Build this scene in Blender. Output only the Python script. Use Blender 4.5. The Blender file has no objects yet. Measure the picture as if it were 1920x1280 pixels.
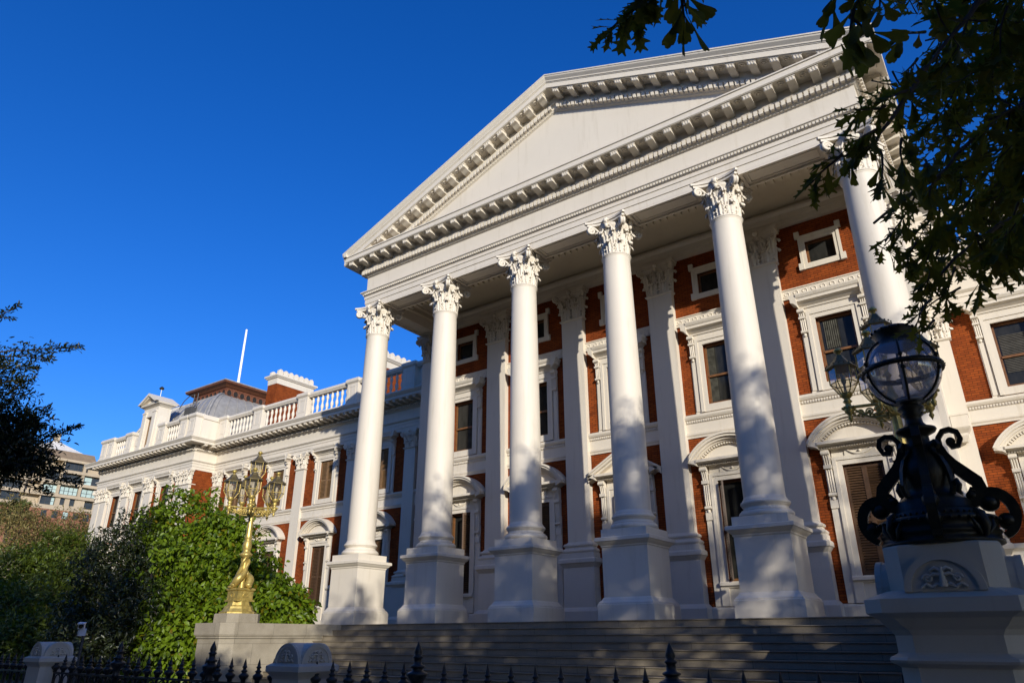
import bpy, math, random
import numpy as np
from mathutils import Vector, Matrix
R = math.radians
PI = math.pi
scene = bpy.context.scene
COL = scene.collection

# ------------------------------------------------------------------ camera
CAM_POS = Vector((21.798, -19.787, -0.490))
YAW, PITCH, FPX = 0.6281, 0.4009, 1315.5
cam_d = bpy.data.cameras.new('camera')
cam_d.sensor_width = 36.0
cam_d.lens = FPX / 1920 * 36.0
cam_d.clip_start = 0.05
cam_d.clip_end = 3000
cam = bpy.data.objects.new('camera', cam_d)
COL.objects.link(cam)
cam.location = CAM_POS
cam.rotation_euler = (PI / 2 + PITCH, 0, YAW)
scene.camera = cam
_fw = Vector((-math.sin(YAW) * math.cos(PITCH), math.cos(YAW) * math.cos(PITCH), math.sin(PITCH)))
_rt = Vector((math.cos(YAW), math.sin(YAW), 0))
_up = _rt.cross(_fw)

def at(px, py, d):
    """the point a measured direction (photo pixel) reaches at d metres of depth"""
    return CAM_POS + (_fw + _rt * ((px - 960) / FPX) - _up * ((py - 640) / FPX)) * d

# ------------------------------------------------------------------ light
SUN_AZ, SUN_EL = 52.6, 16.1           # degrees right of -y, elevation
sd = Vector((math.sin(R(SUN_AZ)) * math.cos(R(SUN_EL)), -math.cos(R(SUN_AZ)) * math.cos(R(SUN_EL)), math.sin(R(SUN_EL))))
sun_d = bpy.data.lights.new('sun', 'SUN')
sun_d.energy = 4.85
sun_d.angle = R(0.5)
sun_d.color = (1.0, 0.945, 0.845)
sun = bpy.data.objects.new('sun', sun_d)
COL.objects.link(sun)
sun.rotation_euler = sd.to_track_quat('Z', 'Y').to_euler()
sun.location = sd * 200
world = bpy.data.worlds.new('World')
scene.world = world
world.use_nodes = True
wn = world.node_tree.nodes
wn.clear()
wl = world.node_tree.links
w_out = wn.new('ShaderNodeOutputWorld')
w_bg = wn.new('ShaderNodeBackground')
w_sky = wn.new('ShaderNodeTexSky')
w_sky.sky_type = 'NISHITA'
w_sky.sun_disc = False
w_sky.sun_elevation = R(SUN_EL)
w_sky.sun_rotation = math.atan2(sd.x, sd.y)
w_sky.altitude = 0
w_sky.air_density = 1.0
w_sky.dust_density = 0.6
w_sky.ozone_density = 6.0
w_hsv = wn.new('ShaderNodeHueSaturation')
w_hsv.inputs['Hue'].default_value = 0.516
w_hsv.inputs['Saturation'].default_value = 1.18
w_hsv.inputs['Value'].default_value = 1.54
w_bg.inputs['Strength'].default_value = 0.12
wl.new(w_sky.outputs[0], w_hsv.inputs['Color'])
wl.new(w_hsv.outputs[0], w_bg.inputs['Color'])
wl.new(w_bg.outputs[0], w_out.inputs['Surface'])
scene.view_settings.view_transform = 'Standard'
scene.view_settings.look = 'None'
scene.view_settings.exposure = 0.1
scene.view_settings.gamma = 1.0
scene.cycles.max_bounces = 8
scene.cycles.transparent_max_bounces = 12

# ------------------------------------------------------------------ materials
def new_mat(name):
    m = bpy.data.materials.new(name)
    m.use_nodes = True
    nt = m.node_tree
    nt.nodes.clear()
    o = nt.nodes.new('ShaderNodeOutputMaterial')
    b = nt.nodes.new('ShaderNodeBsdfPrincipled')
    nt.links.new(b.outputs[0], o.inputs[0])
    return m, nt, b, o

def ramp(nt, fac, stops):
    r = nt.nodes.new('ShaderNodeValToRGB')
    el = r.color_ramp.elements
    while len(el) < len(stops):
        el.new(0.5)
    for e, (p, c) in zip(el, stops):
        e.position = p
        e.color = (c[0], c[1], c[2], 1)
    nt.links.new(fac, r.inputs[0])
    return r.outputs[0]

def noise(nt, scale, detail=4, rough=0.55, vec=None):
    n = nt.nodes.new('ShaderNodeTexNoise')
    n.inputs['Scale'].default_value = scale
    n.inputs['Detail'].default_value = detail
    n.inputs['Roughness'].default_value = rough
    if vec is None:
        g = nt.nodes.new('ShaderNodeNewGeometry')
        vec = g.outputs['Position']
    nt.links.new(vec, n.inputs['Vector'])
    return n.outputs['Fac']

def mixc(nt, a, b, fac, mode='MIX'):
    m = nt.nodes.new('ShaderNodeMix')
    m.data_type = 'RGBA'
    m.blend_type = mode
    for sock, v in ((m.inputs[6], a), (m.inputs[7], b), (m.inputs[0], fac)):
        if hasattr(v, 'is_output'):
            nt.links.new(v, sock)
        elif isinstance(v, (int, float)):
            sock.default_value = v
        else:
            sock.default_value = (v[0], v[1], v[2], 1)
    return m.outputs[2]

def bump(nt, b, h, strength=0.2, dist=0.01):
    n = nt.nodes.new('ShaderNodeBump')
    n.inputs['Strength'].default_value = strength
    n.inputs['Distance'].default_value = dist
    nt.links.new(h, n.inputs['Height'])
    nt.links.new(n.outputs[0], b.inputs['Normal'])

def stretched(nt, sx, sy, sz):
    g = nt.nodes.new('ShaderNodeNewGeometry')
    v = nt.nodes.new('ShaderNodeVectorMath')
    v.operation = 'MULTIPLY'
    v.inputs[1].default_value = (sx, sy, sz)
    nt.links.new(g.outputs['Position'], v.inputs[0])
    return v.outputs[0]

def plain(name, col, rough=0.5, var=0.12, scale=6, metal=0.0, bmp=0.15, coat=0.0, spec=0.5):
    m, nt, b, o = new_mat(name)
    f = noise(nt, scale, 5)
    lo = [c * (1 - var) for c in col]
    hi = [min(1, c * (1 + var)) for c in col]
    nt.links.new(ramp(nt, f, [(0.3, lo), (0.7, hi)]), b.inputs['Base Color'])
    b.inputs['Roughness'].default_value = rough
    b.inputs['Metallic'].default_value = metal
    b.inputs['Coat Weight'].default_value = coat
    b.inputs['Specular IOR Level'].default_value = spec
    if bmp:
        bump(nt, b, noise(nt, scale * 12, 3), bmp, 0.004)
    return m

def white_paint(name, col):
    m, nt, b, o = new_mat(name)
    big = noise(nt, 0.7, 5, 0.6)
    streak = noise(nt, 1.0, 6, 0.65, stretched(nt, 5.0, 5.0, 0.45))
    c = ramp(nt, big, [(0.3, [x * 0.95 for x in col]), (0.7, col)])
    s = ramp(nt, streak, [(0.28, (0.80, 0.775, 0.72)), (0.46, (1, 1, 1))])
    c2 = mixc(nt, c, s, 0.55, 'MULTIPLY')
    nt.links.new(c2, b.inputs['Base Color'])
    b.inputs['Roughness'].default_value = 0.55
    b.inputs['Specular IOR Level'].default_value = 0.35
    fine = noise(nt, 14, 6, 0.7)
    bump(nt, b, fine, 0.25, 0.006)
    return m

def wallvec(nt, sc):
    """(along the wall, height) for walls facing x or y"""
    g = nt.nodes.new('ShaderNodeNewGeometry')
    p = nt.nodes.new('ShaderNodeSeparateXYZ')
    nt.links.new(g.outputs['Position'], p.inputs[0])
    n = nt.nodes.new('ShaderNodeSeparateXYZ')
    nt.links.new(g.outputs['True Normal'], n.inputs[0])
    a = nt.nodes.new('ShaderNodeMath'); a.operation = 'ABSOLUTE'
    nt.links.new(n.outputs[0], a.inputs[0])
    gt = nt.nodes.new('ShaderNodeMath'); gt.operation = 'GREATER_THAN'
    gt.inputs[1].default_value = 0.7
    nt.links.new(a.outputs[0], gt.inputs[0])
    mx = nt.nodes.new('ShaderNodeMix')
    nt.links.new(gt.outputs[0], mx.inputs[0])
    nt.links.new(p.outputs[0], mx.inputs[2])
    nt.links.new(p.outputs[1], mx.inputs[3])
    c = nt.nodes.new('ShaderNodeCombineXYZ')
    nt.links.new(mx.outputs[0], c.inputs[0])
    nt.links.new(p.outputs[2], c.inputs[1])
    v = nt.nodes.new('ShaderNodeVectorMath'); v.operation = 'SCALE'
    v.inputs['Scale'].default_value = sc
    nt.links.new(c.outputs[0], v.inputs[0])
    return v.outputs[0]

def brick_mat():
    m, nt, b, o = new_mat('red_brick')
    t = nt.nodes.new('ShaderNodeTexBrick')
    nt.links.new(wallvec(nt, 1.0), t.inputs['Vector'])
    t.inputs['Color1'].default_value = (0.262, 0.059, 0.013, 1)
    t.inputs['Color2'].default_value = (0.168, 0.036, 0.010, 1)
    t.inputs['Mortar'].default_value = (0.095, 0.028, 0.009, 1)
    t.inputs['Scale'].default_value = 1.0
    t.inputs['Mortar Size'].default_value = 0.011
    t.inputs['Mortar Smooth'].default_value = 0.3
    t.inputs['Bias'].default_value = -0.2
    t.inputs['Brick Width'].default_value = 0.24
    t.inputs['Row Height'].default_value = 0.082
    v = noise(nt, 1.6, 6, 0.7)
    c = mixc(nt, t.outputs['Color'], ramp(nt, v, [(0.28, (0.58, 0.55, 0.52)), (0.5, (1.0, 1.0, 1.0)), (0.72, (1.25, 1.22, 1.15))]), 0.85, 'MULTIPLY')
    nt.links.new(c, b.inputs['Base Color'])
    b.inputs['Roughness'].default_value = 0.85
    b.inputs['Specular IOR Level'].default_value = 0.08
    inv = nt.nodes.new('ShaderNodeMath'); inv.operation = 'SUBTRACT'
    inv.inputs[0].default_value = 1.0
    nt.links.new(t.outputs['Fac'], inv.inputs[1])
    ad = nt.nodes.new('ShaderNodeMath'); ad.operation = 'MULTIPLY_ADD'
    ad.inputs[1].default_value = 0.5
    nt.links.new(noise(nt, 40, 4), ad.inputs[0])
    nt.links.new(inv.outputs[0], ad.inputs[2])
    bump(nt, b, ad.outputs[0], 0.6, 0.008)
    return m

def granite_mat(name, col, bw, rh, joint=True):
    m, nt, b, o = new_mat(name)
    sp = noise(nt, 90, 3, 0.7)
    st = noise(nt, 1.8, 6, 0.65)
    c = ramp(nt, sp, [(0.35, [x * 0.72 for x in col]), (0.65, [x * 1.12 for x in col])])
    c = mixc(nt, c, ramp(nt, st, [(0.3, (0.72, 0.70, 0.66)), (0.65, (1.05, 1.05, 1.05))]), 0.8, 'MULTIPLY')
    if joint:
        t = nt.nodes.new('ShaderNodeTexBrick')
        nt.links.new(wallvec(nt, 1.0), t.inputs['Vector'])
        t.inputs['Color1'].default_value = (1, 1, 1, 1)
        t.inputs['Color2'].default_value = (0.86, 0.86, 0.86, 1)
        t.inputs['Mortar'].default_value = (0.45, 0.43, 0.40, 1)
        t.inputs['Scale'].default_value = 1.0
        t.inputs['Mortar Size'].default_value = 0.006
        t.inputs['Brick Width'].default_value = bw
        t.inputs['Row Height'].default_value = rh
        c = mixc(nt, c, t.outputs['Color'], 1.0, 'MULTIPLY')
    nt.links.new(c, b.inputs['Base Color'])
    b.inputs['Roughness'].default_value = 0.75
    bump(nt, b, sp, 0.25, 0.004)
    return m

def leaf_mat(name, lo, hi, trans, rough=0.45, tmix=0.35, spec=0.5):
    m, nt, b, o = new_mat(name)
    g = nt.nodes.new('ShaderNodeNewGeometry')
    c = ramp(nt, g.outputs['Random Per Island'], [(0.0, lo), (0.50, hi), (0.90, [x * 1.25 for x in hi]), (0.955, [x * 1.15 for x in hi]), (0.96, (hi[0] * 1.5, hi[1] * 0.95, hi[2])), (1.0, (hi[0] * 1.2, hi[1] * 0.55, hi[2]))])
    nt.links.new(c, b.inputs['Base Color'])
    b.inputs['Roughness'].default_value = rough
    b.inputs['Specular IOR Level'].default_value = spec
    tr = nt.nodes.new('ShaderNodeBsdfTranslucent')
    nt.links.new(mixc(nt, c, trans, 0.6), tr.inputs['Color'])
    mx = nt.nodes.new('ShaderNodeMixShader')
    mx.inputs[0].default_value = tmix
    nt.links.new(b.outputs[0], mx.inputs[1])
    nt.links.new(tr.outputs[0], mx.inputs[2])
    nt.links.new(mx.outputs[0], o.inputs[0])
    return m

def clear_glass(name, tint, fac=0.12, haze=0.06):
    m, nt, b, o = new_mat(name)
    tr = nt.nodes.new('ShaderNodeBsdfTransparent')
    tr.inputs[0].default_value = (*tint, 1)
    gl = nt.nodes.new('ShaderNodeBsdfGlossy')
    gl.inputs['Roughness'].default_value = 0.04
    lw = nt.nodes.new('ShaderNodeLayerWeight')
    lw.inputs['Blend'].default_value = 0.25
    md = nt.nodes.new('ShaderNodeMath'); md.operation = 'MULTIPLY_ADD'
    md.inputs[1].default_value = 0.5
    md.inputs[2].default_value = fac * 0.5
    nt.links.new(lw.outputs['Facing'], md.inputs[0])
    mx = nt.nodes.new('ShaderNodeMixShader')
    nt.links.new(md.outputs[0], mx.inputs[0])
    nt.links.new(tr.outputs[0], mx.inputs[1])
    nt.links.new(gl.outputs[0], mx.inputs[2])
    df = nt.nodes.new('ShaderNodeBsdfTranslucent')
    df.inputs[0].default_value = (0.85, 0.82, 0.82, 1)
    d2 = nt.nodes.new('ShaderNodeBsdfDiffuse')
    d2.inputs[0].default_value = (0.75, 0.72, 0.72, 1)
    md2 = nt.nodes.new('ShaderNodeMixShader')
    nt.links.new(df.outputs[0], md2.inputs[1]); nt.links.new(d2.outputs[0], md2.inputs[2])
    m2 = nt.nodes.new('ShaderNodeMixShader')
    m2.inputs[0].default_value = haze
    nt.links.new(mx.outputs[0], m2.inputs[1]); nt.links.new(md2.outputs[0], m2.inputs[2])
    nt.links.new(m2.outputs[0], o.inputs[0])
    return m

def dusty_pane():
    m, nt, b, o = new_mat('window_glass')
    f = noise(nt, 0.9, 5, 0.7, stretched(nt, 3, 3, 1))
    nt.links.new(ramp(nt, f, [(0.3, (0.010, 0.011, 0.010)), (0.7, (0.035, 0.034, 0.030))]), b.inputs['Base Color'])
    b.inputs['Roughness'].default_value = 0.06
    b.inputs['Specular IOR Level'].default_value = 0.22
    bump(nt, b, noise(nt, 1.7, 2), 0.05, 0.02)
    return m

M = {}
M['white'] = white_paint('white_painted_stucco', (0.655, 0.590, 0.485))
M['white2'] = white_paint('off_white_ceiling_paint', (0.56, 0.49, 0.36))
M['brick'] = brick_mat()
M['granite'] = granite_mat('pale_granite', (0.36, 0.315, 0.235), 1.35, 0.62)
M['stepstone'] = granite_mat('step_granite', (0.30, 0.25, 0.175), 1.7, 0.18)
M['glass'] = dusty_pane()
M['blind'] = plain('grey_blind_dimmed', (0.085, 0.08, 0.068), 0.8, 0.25, 5, 0, 0.15, 0, 0.05)  # darkened colour stands in for the dimness behind glass
M['curtain'] = plain('pale_curtain_dimmed', (0.06, 0.058, 0.046), 0.8, 0.4, 6, 0, 0.15, 0, 0.05)  # dimming by the glass put into the colour; hangs before the pane
M['timber'] = plain('varnished_timber', (0.17, 0.075, 0.025), 0.45, 0.25, 9)
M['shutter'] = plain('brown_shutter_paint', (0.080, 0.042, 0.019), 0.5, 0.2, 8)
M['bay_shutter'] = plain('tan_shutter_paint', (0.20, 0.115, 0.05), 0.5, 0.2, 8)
M['gold'] = plain('gold_paint', (0.48, 0.36, 0.105), 0.40, 0.35, 9, 0.55, 0.3)
M['dullgold'] = plain('weathered_brass', (0.17, 0.13, 0.055), 0.45, 0.25, 14, 0.6, 0.2)
M['iron'] = plain('black_iron_paint', (0.026, 0.020, 0.008), 0.34, 0.5, 12, 0.0, 0.6, 0.0, 0.3)
M['fenceiron'] = plain('dark_fence_iron', (0.020, 0.018, 0.014), 0.38, 0.35, 18, 0.0, 0.5)
M['greeniron'] = plain('dark_green_iron', (0.035, 0.042, 0.030), 0.4, 0.3, 16)
M['lampglass'] = clear_glass('smoky_globe_glass', (0.93, 0.90, 0.90), 0.16, 0.22)
M['lanternglass'] = clear_glass('lantern_glass', (0.92, 0.88, 0.78), 0.16)
M['frost'] = plain('frosted_burner', (0.45, 0.42, 0.38), 0.4, 0.1, 10)
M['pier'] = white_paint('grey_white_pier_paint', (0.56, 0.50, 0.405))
M['lead'] = plain('lead_roof_sheet', (0.37, 0.35, 0.31), 0.42, 0.18, 3, 0.3, 0.3)
M['brownwood'] = plain('red_brown_cornice_paint', (0.125, 0.042, 0.016), 0.55, 0.25, 6)
M['opening_shade'] = plain('painted_opening_shade', (0.012, 0.009, 0.007), 0.8, 0.2, 6)  # shade inside the lantern openings, painted as a dark colour
M['steel'] = plain('painted_steel', (0.05, 0.05, 0.05), 0.5, 0.2, 12)
M['camwhite'] = plain('white_plastic', (0.62, 0.63, 0.66), 0.35, 0.06, 12)
M['flagwhite'] = plain('white_pole_paint', (0.80, 0.80, 0.80), 0.4, 0.05, 5)
M['bark'] = plain('bark', (0.055, 0.042, 0.030), 0.9, 0.4, 9, 0, 0.8)
M['aptwall'] = plain('tan_apartment_render', (0.40, 0.32, 0.22), 0.8, 0.12, 0.6)
M['aptbrick'] = plain('apartment_brick_red', (0.26, 0.11, 0.06), 0.85, 0.2, 1.5)
M['aptroof'] = plain('brown_roof_sheet', (0.23, 0.165, 0.10), 0.7, 0.15, 0.8)
M['aptpale'] = plain('pale_roof_sheet', (0.62, 0.58, 0.52), 0.6, 0.1, 0.8)
M['aptglass'] = plain('pale_green_blind_glass', (0.40, 0.50, 0.46), 0.12, 0.1, 0.8, 0, 0)
M['aptdark'] = plain('dark_balcony_glass', (0.035, 0.038, 0.036), 0.15, 0.3, 0.5, 0, 0)
M['paving'] = granite_mat('pavement_slabs', (0.24, 0.22, 0.19), 0.6, 0.6)
M['asphalt'] = plain('asphalt', (0.05, 0.05, 0.05), 0.85, 0.25, 3, 0, 0.5)
M['soil'] = plain('garden_ground', (0.055, 0.060, 0.025), 0.95, 0.4, 1.5, 0, 0.6)
M['oakleaf'] = leaf_mat('oak_leaf', (0.034, 0.040, 0.007), (0.078, 0.088, 0.013), (0.24, 0.24, 0.02), 0.6, 0.45, 0.12)
M['bushleaf'] = leaf_mat('glossy_bush_leaf', (0.040, 0.080, 0.005), (0.130, 0.195, 0.009), (0.34, 0.42, 0.015), 0.42, 0.40, 0.35)
M['darkleaf'] = leaf_mat('dark_evergreen_leaf', (0.009, 0.013, 0.003), (0.024, 0.032, 0.007), (0.07, 0.11, 0.02), 0.4, 0.22)
M['limeleaf'] = leaf_mat('yellow_green_leaf', (0.020, 0.034, 0.004), (0.075, 0.105, 0.008), (0.26, 0.34, 0.02), 0.45, 0.35)
M['dryleaf'] = leaf_mat('olive_dry_leaf', (0.090, 0.065, 0.018), (0.190, 0.150, 0.040), (0.30, 0.24, 0.05), 0.6, 0.3)
M['palmleaf'] = leaf_mat('palm_leaf', (0.060, 0.085, 0.020), (0.120, 0.145, 0.035), (0.25, 0.28, 0.04), 0.45, 0.3)

# ------------------------------------------------------------------ mesh builder
class MB:
    def __init__(self):
        self.v = []
        self.f = []
        self.s = []
    def add(self, vs, fs, smooth=False):
        o = len(self.v)
        self.v.extend([tuple(p) for p in vs])
        self.f.extend([tuple(i + o for i in f) for f in fs])
        self.s.extend([smooth] * len(fs))
        return self
    def box(self, x0, y0, z0, x1, y1, z1):
        if x0 > x1: x0, x1 = x1, x0
        if y0 > y1: y0, y1 = y1, y0
        if z0 > z1: z0, z1 = z1, z0
        v = [(x0, y0, z0), (x1, y0, z0), (x1, y1, z0), (x0, y1, z0), (x0, y0, z1), (x1, y0, z1), (x1, y1, z1), (x0, y1, z1)]
        return self.add(v, [(0, 3, 2, 1), (4, 5, 6, 7), (0, 1, 5, 4), (1, 2, 6, 5), (2, 3, 7, 6), (3, 0, 4, 7)])
    def merge(self, o, mat=None):
        vs = o.v if mat is None else [tuple(mat @ Vector(p)) for p in o.v]
        n = len(self.v)
        self.v.extend(vs)
        flip = mat is not None and mat.to_3x3().determinant() < 0
        for f, s in zip(o.f, o.s):
            f = tuple(i + n for i in f)
            self.f.append(f[::-1] if flip else f)
            self.s.append(s)
        return self
    def lathe(self, prof, seg=24, c=(0, 0, 0), smooth=True, cap=True, fl=None, rot=0.0):
        """prof: (radius, z) bottom to top; fl(ang, r, z) may change the radius"""
        vs, fs = [], []
        n = len(prof)
        for i in range(seg):
            a = 2 * PI * i / seg + rot
            ca, sa = math.cos(a), math.sin(a)
            for r, z in prof:
                if fl: r = fl(a, r, z)
                vs.append((c[0] + r * ca, c[1] + r * sa, c[2] + z))
        for i in range(seg):
            j = (i + 1) % seg
            for k in range(n - 1):
                fs.append((i * n + k, j * n + k, j * n + k + 1, i * n + k + 1))
        self.add(vs, fs, smooth)
        if cap:
            if prof[0][0] > 1e-4:
                self.add([vs[i * n] for i in range(seg)], [tuple(range(seg))[::-1]])
            if prof[-1][0] > 1e-4:
                self.add([vs[i * n + n - 1] for i in range(seg)], [tuple(range(seg))])
        return self
    def stack(self, prof, cx=0, cy=0, sx=1.0, sy=1.0, ex=0.0, ey=0.0, ch=0.0):
        """square-plan turned profile: prof (half width, z); ex/ey extra half length; ch chamfer share"""
        vs, fs = [], []
        ring = 8 if ch else 4
        for h, z in prof:
            a, b = h * sx + ex, h * sy + ey
            if ch:
                q = ch
                vs += [(cx - a + q, cy - b, z), (cx + a - q, cy - b, z), (cx + a, cy - b + q, z), (cx + a, cy + b - q, z),
                       (cx + a - q, cy + b, z), (cx - a + q, cy + b, z), (cx - a, cy + b - q, z), (cx - a, cy - b + q, z)]
            else:
                vs += [(cx - a, cy - b, z), (cx + a, cy - b, z), (cx + a, cy + b, z), (cx - a, cy + b, z)]
        for k in range(len(prof) - 1):
            for i in range(ring):
                j = (i + 1) % ring
                fs.append((k * ring + i, k * ring + j, (k + 1) * ring + j, (k + 1) * ring + i))
        fs.append(tuple(range(ring))[::-1])
        fs.append(tuple((len(prof) - 1) * ring + i for i in range(ring)))
        return self.add(vs, fs)
    def sweep(self, path, prof, closed=False, caps=True):
        """path: plan polyline (x,y), outward is to the RIGHT of travel; prof: closed polygon of (out, z)"""
        n = len(path)
        P = [Vector(p) for p in path]
        offs = []
        for i in range(n):
            if closed or 0 < i < n - 1:
                d0 = (P[i] - P[i - 1]).normalized()
                d1 = (P[(i + 1) % n] - P[i]).normalized()
            elif i == 0:
                d0 = d1 = (P[1] - P[0]).normalized()
            else:
                d0 = d1 = (P[-1] - P[-2]).normalized()
            n0 = Vector((d0.y, -d0.x)); n1 = Vector((d1.y, -d1.x))
            m = (n0 + n1).normalized()
            offs.append(m / max(0.2, m.dot(n0)))
        k = len(prof)
        vs = []
        for i in range(n):
            for o, z in prof:
                q = P[i] + offs[i] * o
                vs.append((q.x, q.y, z))
        fs = []
        for i in range(n if closed else n - 1):
            j = (i + 1) % n
            for a in range(k):
                b = (a + 1) % k
                fs.append((i * k + a, j * k + a, j * k + b, i * k + b))
        if caps and not closed:
            fs.append(tuple(range(k))[::-1])
            fs.append(tuple((n - 1) * k + a for a in range(k)))
        return self.add(vs, fs)
    def prism(self, poly, axis, a, b, smooth=False):
        """poly of 2D points extruded along an axis: 'x':(y,z) 'y':(x,z) 'z':(x,y)"""
        def mk(p, t):
            return {'x': (t, p[0], p[1]), 'y': (p[0], t, p[1]), 'z': (p[0], p[1], t)}[axis]
        n = len(poly)
        vs = [mk(p, a) for p in poly] + [mk(p, b) for p in poly]
        self.add(vs, [(i, (i + 1) % n, n + (i + 1) % n, n + i) for i in range(n)], smooth)
        self.add(vs, [tuple(range(n))[::-1], tuple(range(n, 2 * n))])
        return self
    def tube(self, pts, rad, seg=8, caps=True, flat=None):
        P = [Vector(p) for p in pts]
        n = len(P)
        if not hasattr(rad, '__len__'): rad = [rad] * n
        up = Vector((0, 0, 1))
        vs = []
        prev = None
        for i in range(n):
            t = (P[min(i + 1, n - 1)] - P[max(i - 1, 0)])
            if t.length < 1e-9: t = Vector((0, 0, 1))
            t.normalize()
            if prev is None:
                a = up if abs(t.dot(up)) < 0.95 else Vector((1, 0, 0))
                u = t.cross(a).normalized()
            else:
                u = (prev - t * prev.dot(t))
                u = u.normalized() if u.length > 1e-6 else t.orthogonal().normalized()
            w = t.cross(u)
            prev = u
            for k in range(seg):
                an = 2 * PI * k / seg
                vs.append(P[i] + (u * math.cos(an) + w * math.sin(an)) * rad[i])
        fs = []
        for i in range(n - 1):
            for k in range(seg):
                j = (k + 1) % seg
                fs.append((i * seg + k, i * seg + j, (i + 1) * seg + j, (i + 1) * seg + k))
        self.add(vs, fs, True)
        if caps:
            self.add(vs[:seg], [tuple(range(seg))[::-1]])
            self.add(vs[-seg:], [tuple(range(seg))])
        return self
    def ribbon(self, pts, width_dir, w, th):
        """flat bar of width w along width_dir, thickness th, following pts"""
        P = [Vector(p) for p in pts]
        wd = Vector(width_dir).normalized()
        vs = []
        n = len(P)
        for i in range(n):
            t = (P[min(i + 1, n - 1)] - P[max(i - 1, 0)]).normalized()
            nn = t.cross(wd).normalized()
            h = th[i] if hasattr(th, '__len__') else th
            for a, b in ((-1, -1), (1, -1), (1, 1), (-1, 1)):
                vs.append(P[i] + wd * (a * w / 2) + nn * (b * h / 2))
        fs = []
        for i in range(n - 1):
            for k in range(4):
                j = (k + 1) % 4
                fs.append((i * 4 + k, i * 4 + j, i * 4 + 4 + j, i * 4 + 4 + k))
        fs += [(3, 2, 1, 0), tuple((n - 1) * 4 + k for k in range(4))]
        return self.add(vs, fs)
    def ball(self, c, r, seg=12, rings=8, sc=(1, 1, 1)):
        prof = [(math.sin(PI * i / rings) * r, -math.cos(PI * i / rings) * r) for i in range(rings + 1)]
        m = MB().lathe(prof, seg, cap=False)
        mat = Matrix.Translation(Vector(c)) @ Matrix.Diagonal((sc[0], sc[1], sc[2], 1))
        return self.merge(m, mat)
    def mesh(self, name, mat):
        me = bpy.data.meshes.new(name)
        me.from_pydata(self.v, [], self.f)
        me.polygons.foreach_set('use_smooth', self.s)
        me.materials.append(mat)
        me.update()
        return me

def obj(name, mb, mat, parent=None, loc=None):
    o = bpy.data.objects.new(name, mb.mesh(name, mat))
    COL.objects.link(o)
    if parent: o.parent = parent
    if loc: o.location = loc
    return o

def empty(name, loc=(0, 0, 0), rz=0.0):
    o = bpy.data.objects.new(name, None)
    COL.objects.link(o)
    o.location = loc
    o.rotation_euler = (0, 0, rz)
    o.empty_display_size = 0.2
    return o

def tag(o, label=None, cat=None, group=None, kind=None):
    if label: o['label'] = label
    if cat: o['category'] = cat
    if group: o['group'] = group
    if kind: o['kind'] = kind
    return o

def dup(o, loc=None, parent=None, rz=None):
    """a copy of a thing or part with copies of everything under it"""
    c = o.copy()
    COL.objects.link(c)
    if parent: c.parent = parent
    if loc is not None: c.location = loc
    if rz is not None: c.rotation_euler = (0, 0, rz)
    for ch in [x for x in o.children]:
        dup(ch, None, c)
    return c
# ------------------------------------------------------------------ the parliament building
B = empty('parliament_building', (0, 0, 0))
tag(B, 'long red brick building with white columned portico, pediment and balustraded wings', 'building')
E0 = 0.46                      # frieze face in front of the column axis
CX = [0, 4, 8, 12, 16, 20]     # portico column axes
WALL = 3.75                    # portico back wall
WY, WF = 7.8, 7.6              # wing wall, wing pilaster face

def wall(x0, x1, z0, z1, y, th, holes, mb=None):
    """wall facing -y with rectangular holes (xa, xb, za, zb), reveals through the thickness"""
    mb = mb or MB()
    xs = sorted(set([x0, x1] + [h[0] for h in holes] + [h[1] for h in holes]))
    zs = sorted(set([z0, z1] + [h[2] for h in holes] + [h[3] for h in holes]))
    def inside(x, z):
        return any(h[0] < x < h[1] and h[2] < z < h[3] for h in holes)
    for i in range(len(xs) - 1):
        for k in range(len(zs) - 1):
            a, b, c, d = xs[i], xs[i + 1], zs[k], zs[k + 1]
            if inside((a + b) / 2, (c + d) / 2): continue
            mb.add([(a, y, c), (b, y, c), (b, y, d), (a, y, d)], [(0, 1, 2, 3)])
    for a, b, c, d in holes:
        y2 = y + th
        mb.add([(a, y, c), (a, y2, c), (a, y2, d), (a, y, d)], [(0, 1, 2, 3)])
        mb.add([(b, y, c), (b, y2, c), (b, y2, d), (b, y, d)], [(3, 2, 1, 0)])
        mb.add([(a, y, d), (b, y, d), (b, y2, d), (a, y2, d)], [(3, 2, 1, 0)])
        mb.add([(a, y, c), (b, y, c), (b, y2, c), (a, y2, c)], [(0, 1, 2, 3)])
    return mb

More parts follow.
